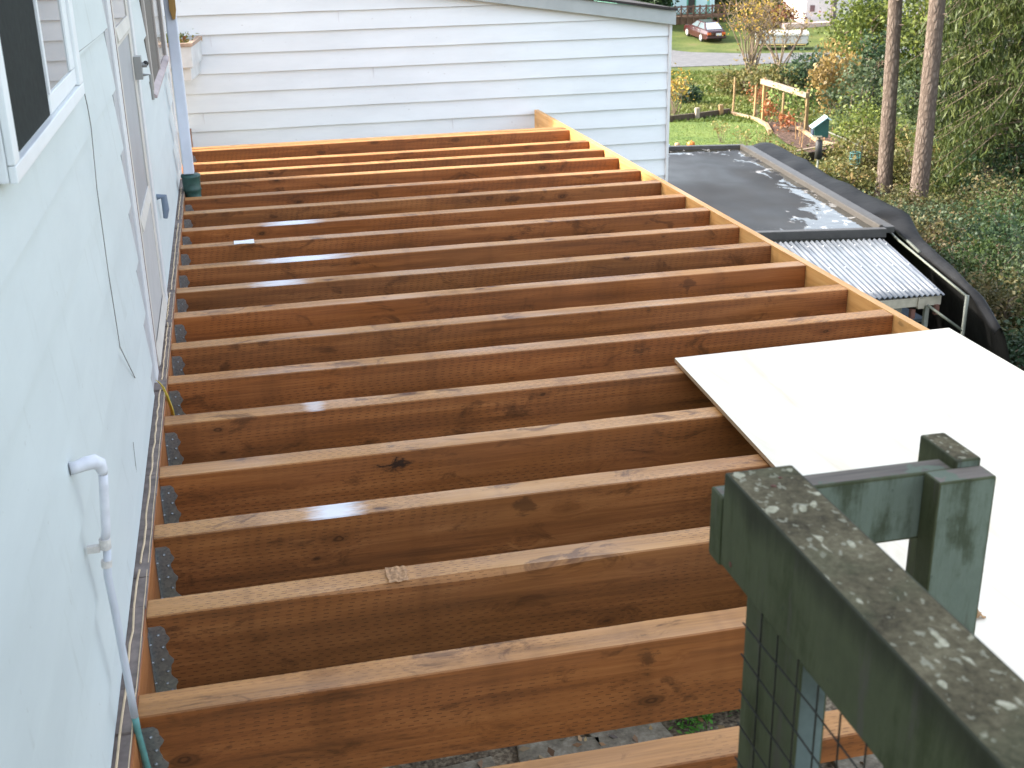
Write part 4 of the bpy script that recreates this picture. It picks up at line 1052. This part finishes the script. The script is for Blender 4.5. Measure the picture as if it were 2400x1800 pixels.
# trees
t = NT("pine_bark"); o = t.obj()
v = t.voro(t.scale(o, (13, 13, 5)), 1, 'DISTANCE_TO_EDGE').outputs['Distance']; n1 = t.noise(t.scale(o, (9, 9, 3)), 1, 5, .7)
hh = t.math('ADD', t.math('MULTIPLY', t.smooth(v, 0, .3), .45), t.math('MULTIPLY', n1, .9))
t.bump(hh, .7, .04)
PBARK = t.set(t.ramp(hh, [(.2, (.08, .058, .046)), (.8, (.128, .098, .078)), (1, (.19, .15, .122))]), .95, 0, .15)
NEEDLE = leaf_mat("needle", [(.02, .045, .012), (.05, .09, .02), (.09, .14, .03)])
def trunk_tree(lab, x, y, r0, lean, hgt, bend):
    z = gz(x, y); tt = thing("pine_tree", lab, "tree", (x, y, z), "bare lower trunks of tall pines")
    n = 26; pts = []; rad = []
    for i in range(n + 1):
        f = i / n; pts.append((x + lean[0] * f + bend * math.sin(f * 5), y + lean[1] * f, z - .3 + (hgt + .3) * f)); rad.append(r0 * (1.0 - .45 * f + .35 * math.exp(-f * 30) + .02 * math.sin(i * 2.3)))
    part("trunk", MB().tube(pts, rad, 20), PBARK, tt, smooth=True, fix=False)
    mb = MB()
    for i in range(12):
        f = .30 + .5 * i / 12; k = int(f * n); p = Vector(pts[k]); a = random.uniform(0, 6.28); L = random.uniform(.1, .25)
        mb.tube([p, p + Vector((math.cos(a), math.sin(a), .1)) * (rad[k] + L)], [.03, .012], 5)
    part_each("branch_stub", mb, PBARK, tt)
    top = Vector(pts[-1])
    pp, rv = clumps((top.x, top.y, top.z - 1), (2.4, 2.4, 3.2), 60, 45, .22)
    pp2 = pp[pp[:, 2] > z + 9.0]
    leaves("crown", pp2, .3, NEEDLE, tt, aspect=4)
trunk_tree("slimmer bare brown tree trunk standing in brambles, left of the two", 16.85, 26.1, .20, (-.6, .0), 15, .03)
trunk_tree("thicker bare brown tree trunk standing in brambles, right of the two", 16.2, 23.4, .215, (-.1, .2), 16, .035)

CED = leaf_mat("cedar_spray", [(.012, .022, .007), (.034, .052, .012), (.07, .094, .02), (.12, .135, .034)], trans=.2)
def cedar(lab, x, y, h, rad, nb, per, ls, low=.6):
    z = gz(x, y); tt = thing("cedar_tree", lab, "tree", (x, y, z), "drooping cedars at the right")
    part("trunk", MB().tube([(x, y, z - .3), (x, y, z + h * .5), (x + .1, y, z + h)], [.32, .22, .03], 12), PBARK, tt, smooth=True, fix=False)
    mb = MB(); cen = []; rv = []
    for i in range(nb):
        f = random.random() ** .85; zz = z + low + (h - low) * f; a = random.uniform(0, 6.28); L = rad * (1.05 - f * .8) * random.uniform(.65, 1.1)
        p0 = Vector((x, y, zz)); d = Vector((math.cos(a), math.sin(a), 0))
        pm = p0 + d * L * .5 + Vector((0, 0, -.02 * L)); p1 = p0 + d * L + Vector((0, 0, -.30 * L))
        mb.tube([p0, pm, p1], [.024, .014, .005], 5, cap=False)
        tone = random.random()
        for k in range(per):
            s = random.random() ** .6; q = p0.lerp(pm, s * 2) if s < .5 else pm.lerp(p1, s * 2 - 1)
            side = random.gauss(0, .13 * (1 + s)); dr = abs(random.gauss(0, .22)) * (.4 + s)
            cen.append((q.x - d.y * side + random.gauss(0, .05), q.y + d.x * side + random.gauss(0, .05), q.z - dr)); rv.append(.6 * tone + .4 * random.random())
    part("branches", mb, BARK, tt, smooth=True, fix=False)
    leaves("crown", cen, ls, CED, tt, aspect=5.5, hang=1.1, rnd=rv)
cedar("broad drooping cedar filling the right edge behind the thicker trunk", 19.9, 24.4, 12, 3.0, 380, 230, .18)
cedar("drooping cedar farther back between and above the two trunks", 23.8, 33.5, 12, 2.6, 260, 130, .22, 1.5)
cedar("drooping cedar at the far right beyond the broad one", 27.5, 30.5, 13, 3.6, 240, 90, .26, .8)

# ivy and bramble ground cover on the slope
n = 110000
az = rng.uniform(R_(26.5), R_(46), n); D = 11.5 + 25 * rng.random(n) ** .8
px_ = .316 + D * np.sin(az); py_ = -2.27 + D * np.cos(az)
hgt = .16 + .55 * np.maximum(0, np.sin(px_ * 2.1 + np.sin(py_ * 1.3)) * np.sin(py_ * 1.7 + 1)) + .12 * np.sin(px_ * 5) * np.sin(py_ * 4.3)
pz_ = np.array([gz(a, b) for a, b in zip(px_, py_)]) + np.maximum(0, hgt) * (.55 + .45 * rng.random(n)) + .02
sheet_x = np.interp(py_, [10, 11.2, 13, 15, 16, 21.6, 24], [9.3, 10.2, 10.8, 11.4, 11.7, 12.3, 12])
k = (px_ > sheet_x) & ~((py_ > 29.5) & (px_ < 17.0))
tone = .5 + .5 * np.sin(px_ * 1.9 + 2 * np.sin(py_ * .9)) * np.sin(py_ * 1.4)
IVY = leaf_mat("ivy_leaf", [(.014, .022, .008), (.036, .052, .014), (.075, .092, .025), (.12, .115, .04), (.13, .09, .045)])
iv = leaves("ground_cover", np.column_stack([px_, py_, pz_])[k], .085, IVY, None, flat=.7, rnd=(.55 * tone + .45 * rng.random(n))[k], aspect=1.4)
iv['kind'] = 'stuff'; iv['label'] = "ivy and bramble ground cover on the slope right of the shed"
mb = MB()
for i in range(240):
    a_ = random.uniform(R_(30), R_(40)); d_ = random.uniform(15, 30); x = .316 + d_ * math.sin(a_); y = -2.27 + d_ * math.cos(a_)
    if x < np.interp(y, [10, 13, 15, 22], [9.6, 11.2, 11.9, 12.6]): continue
    z = gz(x, y) + .25; v_ = Vector((random.uniform(-1, 1), random.uniform(-1, 1), random.uniform(-.1, .5))) * .6
    mb.tube([(x, y, z), Vector((x, y, z + .12)) + v_ * .5, Vector((x, y, z)) + v_], [.008, .007, .004], 4, cap=False)
bs = part("bramble_canes", mb, plain("cane_brown", (.20, .12, .08), .9, .3), None, smooth=True, fix=False)
bs['kind'] = 'stuff'; bs['label'] = "thin brown bramble canes arching over the ground cover"
# rough grass on the bank and round the lawn
n = 26000
az = rng.uniform(R_(18), R_(27), n); D = rng.uniform(45.5, 73, n)
px_ = .316 + D * np.sin(az); py_ = -2.27 + D * np.cos(az)
pz_ = np.array([gz(a, b) for a, b in zip(px_, py_)]) + .10
tone = .5 + .5 * np.sin(px_ * .9 + np.sin(py_ * .5)) * np.sin(py_ * .8)
BG = leaf_mat("bank_grass", [(.04, .07, .014), (.085, .125, .02), (.14, .16, .034), (.17, .135, .06)])
kk = py_ < 69.3
bg_ = leaves("bank_grass", np.column_stack([px_, py_, pz_ - .05])[kk], .17, BG, None, aspect=3.5, hang=-.5, rnd=(.6 * tone + .4 * rng.random(n))[kk])
bg_['kind'] = 'stuff'; bg_['label'] = "rough long grass on the bank between the lawn and the gravel road"
n = 16000
px_ = rng.uniform(13, 19.4, n); py_ = rng.uniform(31.2, 42, n)
LP = lawn_poly
def inside(x, y):
    c = False; j = len(LP) - 1
    for i in range(len(LP)):
        if (LP[i][1] > y) != (LP[j][1] > y) and x < (LP[j][0] - LP[i][0]) * (y - LP[i][1]) / (LP[j][1] - LP[i][1]) + LP[i][0]: c = not c
        j = i
    return c
kk = np.array([inside(a, b) for a, b in zip(px_, py_)])
px_, py_ = px_[kk], py_[kk]
pz_ = np.array([gz(a, b) for a, b in zip(px_, py_)]) + .05
lg = leaves("lawn_grass", np.column_stack([px_, py_, pz_ - .02]), .055, leaf_mat("lawn_blade", [(.068, .11, .016), (.112, .158, .024), (.155, .188, .04)]), None, aspect=3, hang=-.6)
lg['kind'] = 'stuff'; lg['label'] = "short bright green grass blades of the lawn"

# ------------------------------------------------------------------ car
cx0, cy0 = 37.35, 89.0
car = thing("parked_car", "dark red saloon car parked on the grass in front of the mint green house", "car", (cx0, cy0, gz(cx0, cy0)))
slope = (gz(cx0, cy0 + 2.7) - gz(cx0, cy0)) / 2.7
zc0 = gz(cx0, cy0)
def CW(x, y, z):  # car space: x to its right, y forward from rear axle
    a = R_(-3); xx = x * math.cos(a) + y * math.sin(a); yy = -x * math.sin(a) + y * math.cos(a)
    return (cx0 + xx, cy0 + yy, zc0 + z + slope * yy)
def carmb(mb): mb.v = [CW(*v_) for v_ in mb.v]; return mb
t = NT("car_paint_red"); CARP = t.set(t.ramp(t.noise(t.obj(), 2, 4), [(.3, (.032, .006, .007)), (.7, (.048, .009, .009))]), .25, 0, .5); t.p.inputs['Coat Weight'].default_value = .5
CGL = plain("car_glass", (.10, .13, .14), .08, .1)
def loft(secs):
    mb = MB(); n = len(secs[0])
    for s in secs: mb.v += s
    for i in range(len(secs) - 1):
        for q in range(n):
            q2 = (q + 1) % n; mb.f.append([i * n + q, i * n + q2, (i + 1) * n + q2, (i + 1) * n + q]); mb.m.append(0)
    mb.f.append(list(range(n))[::-1]); mb.m.append(0); mb.f.append([(len(secs) - 1) * n + q for q in range(n)]); mb.m.append(0)
    return mb
def sec(y, w, zl, zh, wt=None):
    wt = wt or w * .92
    return [(-w, y, zl), (-w * 1.0, y, (zl + zh) * .55), (-wt, y, zh - .04), (-wt * .9, y, zh), (wt * .9, y, zh), (wt, y, zh - .04), (w, y, (zl + zh) * .55), (w, y, zl)]
body = [sec(-1.02, .74, .38, .80), sec(-.95, .80, .30, .90), sec(-.5, .84, .24, .95), sec(.3, .86, .22, .94), sec(1.9, .86, .22, .92), sec(2.6, .85, .22, .88), sec(3.35, .80, .26, .78), sec(3.5, .72, .36, .68)]
part("body", carmb(loft(body)), CARP, car, bevel=0, smooth=False)
cab = [[(-.74, -.62, .94), (.74, -.62, .94), (.56, -.05, 1.40), (-.56, -.05, 1.40)], [(-.78, 2.05, .93), (.78, 2.05, .93), (.58, 1.25, 1.41), (-.58, 1.25, 1.41)]]
mb = MB(); vs = [(-.76, -.66, .93), (.76, -.66, .93), (.80, 2.1, .92), (-.80, 2.1, .92), (-.57, -.02, 1.42), (.57, -.02, 1.42), (.58, 1.25, 1.43), (-.58, 1.25, 1.43)]
mb.add(vs, [(0, 3, 2, 1), (4, 5, 6, 7), (0, 1, 5, 4), (1, 2, 6, 5), (2, 3, 7, 6), (3, 0, 4, 7)])
part("cabin", carmb(mb), CARP, car, bevel=.04)
def pane(a, b, c, d, off):
    a, b, c, d = map(Vector, (a, b, c, d)); n_ = (b - a).cross(d - a).normalized() * off
    cen = (a + b + c + d) / 4; q = [cen + (p - cen) * .84 for p in (a, b, c, d)]
    mb = MB(); vs = [p + n_ for p in q] + [p - n_ for p in q]
    return mb.add(vs, [(0, 1, 2, 3), (7, 6, 5, 4), (0, 4, 5, 1), (1, 5, 6, 2), (2, 6, 7, 3), (3, 7, 4, 0)])
part("rear_window", carmb(pane(vs[0], vs[1], vs[5], vs[4], .012)), plain("rear_glass", (.42, .48, .52), .1, .1), car)
part("windscreen", carmb(pane(vs[2], vs[3], vs[7], vs[6], .012)), CGL, car)
for sx in (-1, 1):
    L = [(sx * .765, -.5, .94), (sx * .795, .72, .935), (sx * .575, .62, 1.40), (sx * .57, .0, 1.40)]
    part("side_window", carmb(pane(*L, .014)), CGL, car)
    L = [(sx * .795, .76, .935), (sx * .80, 2.0, .93), (sx * .58, 1.25, 1.405), (sx * .575, .66, 1.40)]
    part("side_window", carmb(pane(*L, .014)), CGL, car)
    part("tail_light", carmb(MB().box(sx * .60 - .15, sx * .60 + .15, -1.035, -.98, .62, .80)), plain("lamp_orange", (.55, .10, .02), .3), car, bevel=.01)
    for yy in (0, 2.6):
        wmb = MB().tube([(sx * .70, yy, .31), (sx * .855, yy, .31)], .31, 20)
        wl = part("wheel", carmb(wmb), BLACK, car)
        part("hub", carmb(MB().tube([(sx * .85, yy, .31), (sx * .875, yy, .31)], .2, 16)), plain("hub_silver", (.62, .62, .6), .35, .05, metal=.4), wl)
    part("door_handle", carmb(MB().box(sx * .862 - .012, sx * .862 + .012, .25, .45, .80, .84).box(sx * .862 - .012, sx * .862 + .012, 1.25, 1.45, .80, .84)), METAL, car)
part("number_plate", carmb(MB().box(-.02, .42, -1.045, -1.01, .56, .74)), plain("plate_white", (.6, .62, .62), .5), car)
part("bumper", carmb(MB().box(-.80, .80, -1.10, -.96, .36, .50)), plain("bumper_dark", (.05, .02, .02), .5), car, bevel=.03)

# trailer
tx = thing("white_trailer", "low white covered trailer parked beyond the gravel road behind the bare shrub", "trailer", (40.1, 81.9, gz(40.1, 81.9)))
ta, tb2 = Vector((38.3, 82.7, 0)), Vector((41.75, 81.2, 0)); td = (tb2 - ta).normalized(); tn = Vector((td.y, -td.x, 0)); zt = gz(40.1, 81.9)
def TW(u, w_, z): p = ta + td * u + tn * w_; return (p.x, p.y, zt + z)
Lt = (tb2 - ta).length
def tbox(u0, u1, w0, w1, z0, z1):
    mb = MB().box(u0, u1, w0, w1, z0, z1); mb.v = [TW(*v_) for v_ in mb.v]; return mb
part("body", tbox(0, Lt, -1.9, 0, .45, .99), plain("trailer_grey_white", (.30, .31, .30), .5, .05), tx, bevel=.05)
part("lid", tbox(-.05, Lt + .05, -1.95, .05, 1.0, 1.28), plain("trailer_white", (.55, .55, .53), .4, .03), tx, bevel=.12, seg=3)
part("stripe", tbox(.02, Lt - .02, -1.88, .012, .38, .445), plain("stripe_tan", (.45, .33, .12), .5), tx)
part("chassis", tbox(.2, Lt - .2, -1.7, -.2, .28, .37), plain("chassis_brown", (.08, .05, .04), .8), tx)
for w0 in (-.28, -1.85):
    mb = MB().tube([(2.55, w0, .28), (2.55, w0 + .2, .28)], .28, 18); mb.v = [TW(*v_) for v_ in mb.v]; part("wheel", mb, BLACK, tx)

# mint house with a railed deck
mh = thing("mint_house", "mint green house with pale blue panels and a brown railed deck behind the red car", "house", (39.5, 101, gz(39.5, 99)))
z = gz(39.8, 98.5) + .3
MINT = plain("mint_paint", (.22, .55, .42), .6, .06); MINTL = plain("pale_blue_panel", (.52, .74, .74), .6, .05)
part("wall", MB().box(33, 41.7, 99.2, 106, z - 2, z + 4.5), MINT, mh)
mb = MB()
for a_, b_ in [(37.9, 39.15), (40.0, 41.0), (41.25, 41.68)]: mb.box(a_, b_, 99.12, 99.19, z + .3, z + 2.7)
part_each("panel", mb, MINTL, mh)
dr = part("door", MB().box(39.3, 39.9, 99.13, 99.19, z + .3, z + 2.3), plain("dark_opening", (.035, .035, .03), .4), mh)
part_each("frame", MB().box(39.2, 39.29, 99.1, 99.19, z + .3, z + 2.42).box(39.91, 40.0, 99.1, 99.19, z + .3, z + 2.42).box(39.291, 39.909, 99.1, 99.19, z + 2.31, z + 2.42), plain("mint_dark", (.12, .40, .28), .6), dr)
part("roof", MB().prism([(32.5, z + 4.4), (42.2, z + 4.4), (37.4, z + 6.5)], 1, 98.7, 106.5), ROOFB, mh)
BRW = plain("deck_brown", (.17, .10, .06), .8, .25, 4)
part("deck_floor", MB().box(35, 41.9, 96.9, 99.1, z + .05, z + .22), BRW, mh)
mb = MB()
for x in np.arange(35.1, 41.9, .55): mb.box(x - .06, x + .06, 96.86, 96.96, z - 2, z + 1.1)
part_each("deck_post", mb, BRW, mh)
mb = MB().box(35, 41.9, 96.84, 96.90, z + .92, z + 1.04).box(35, 41.9, 96.84, 96.90, z + .28, z + .38)
for x in np.arange(35.1, 41.4, .55):
    mb.beam((x, 96.85, z + .36), (x + .55, 96.85, z + .92), .05, .05); mb.beam((x, 96.85, z + .92), (x + .55, 96.85, z + .36), .05, .05)
part("deck_railing", mb, plain("rail_brown", (.16, .08, .055), .8), mh)
part("skirt", MB().box(35, 40.2, 97.0, 97.05, z - 2, z + .04), plain("skirt_brown", (.19, .11, .06), .8, .3, 3), mh)
# white house at the top
wh = thing("far_white_house", "pinkish white house wall at the top of the picture behind a dark pole", "house", (49.5, 94, gz(49.5, 92)))
z = gz(48.5, 91.5)
part("wall", MB().box(47.2, 58, 93.0, 101, z - 1.5, z + 4.2), plain("pink_white", (.74, .68, .66), .7, .05), wh)
part("roof", MB().prism([(46.6, z + 4.2), (58.6, z + 4.2), (52.6, z + 6.4)], 1, 92.5, 101.5), ROOFB, wh)
part("window", MB().box(47.55, 47.95, 92.94, 92.99, z + 1.0, z + 1.5), plain("small_window", (.2, .12, .12), .4), wh)
part("front_step", MB().box(44.6, 49.4, 91.2, 92.5, z - 1.5, z + .25), plain("step_pink", (.55, .42, .38), .8, .15), wh)
post_at("utility_pole", "dark grey pole standing in front of the pinkish white house", "pole", 48.2, 90.2, 9, .24, plain("pole_bark", (.14, .11, .11), .9, .3, 6), None, False)
bush("clipped_hedge", "dark trimmed hedge in front of the pinkish white house", "hedge", 51.0, 88.5, 1.9, 1.0, 2.4, DARK, 50, 55, .22)
bush("rust_bush", "rust brown low shrub left of the pinkish white house", "bush", 44.6, 93.0, 1.8, 1.0, 1.6, leaf_mat("rust_leaf", [(.12, .05, .03), (.25, .10, .06), (.2, .16, .05)]), 45, 40, .22)
# trees behind
for i, (x, y, r, h, mat, lab) in enumerate([(44.6, 106, 2.8, 9, DARK, "dark evergreen tree behind the yellow leaved shrub"), (48.2, 103, 2.3, 8, OLIVE, "olive tree left of the pinkish white house"), (51.5, 110, 3, 9, DARK, "dark tree between the mint house and the white house, farthest back"), (46.3, 99.5, 1.9, 4.2, LIME, "yellow green tree above the bare shrub"),
                                       (34.8, 95.6, 1.5, 6, DARK, "dark tree at the left corner of the mint house"), (58, 80, 4, 9, OLIVE, "olive tree behind the rounded bush at the top"), (52, 66, 3.6, 9, LIME, "tall green tree behind the two trunks"), (60, 62, 4, 10, DARK, "dark tree behind the cedars"), (46, 52, 3, 8, DARK, "dark evergreen behind the cedars at the right")]):
    z = gz(x, y); tt = thing("broad_tree", lab, "tree", (x, y, z), "trees in the background")
    part("trunk", MB().tube([(x, y, z - .3), (x + .1, y, z + h * .4), (x, y, z + h * .8)], [.25, .18, .06], 8), BARK, tt, smooth=True, fix=False)
    pp, rv = clumps((x, y, z + h * .55), (r, r, h * .52), 90, 55, .2, .5, low=z)
    leaves("crown", pp, .34, mat, tt, rnd=rv)
# a far wood closing the view
n = 22000
az = rng.uniform(R_(15), R_(52), n); D = rng.uniform(118, 150, n)
px_ = .316 + D * np.sin(az); py_ = -2.27 + D * np.cos(az)
pz_ = np.array([zfar(d_) for d_ in D]) + rng.random(n) ** .7 * (6 + 2 * np.sin(az * 60))
fwd = leaves("far_wood", np.column_stack([px_, py_, pz_]), .9, OLIVE, None, rnd=np.clip(.3 + .3 * np.sin(az * 90) + .4 * rng.random(n), 0, 1))
fwd['kind'] = 'stuff'; fwd['label'] = "mixed wood closing the view beyond the houses"
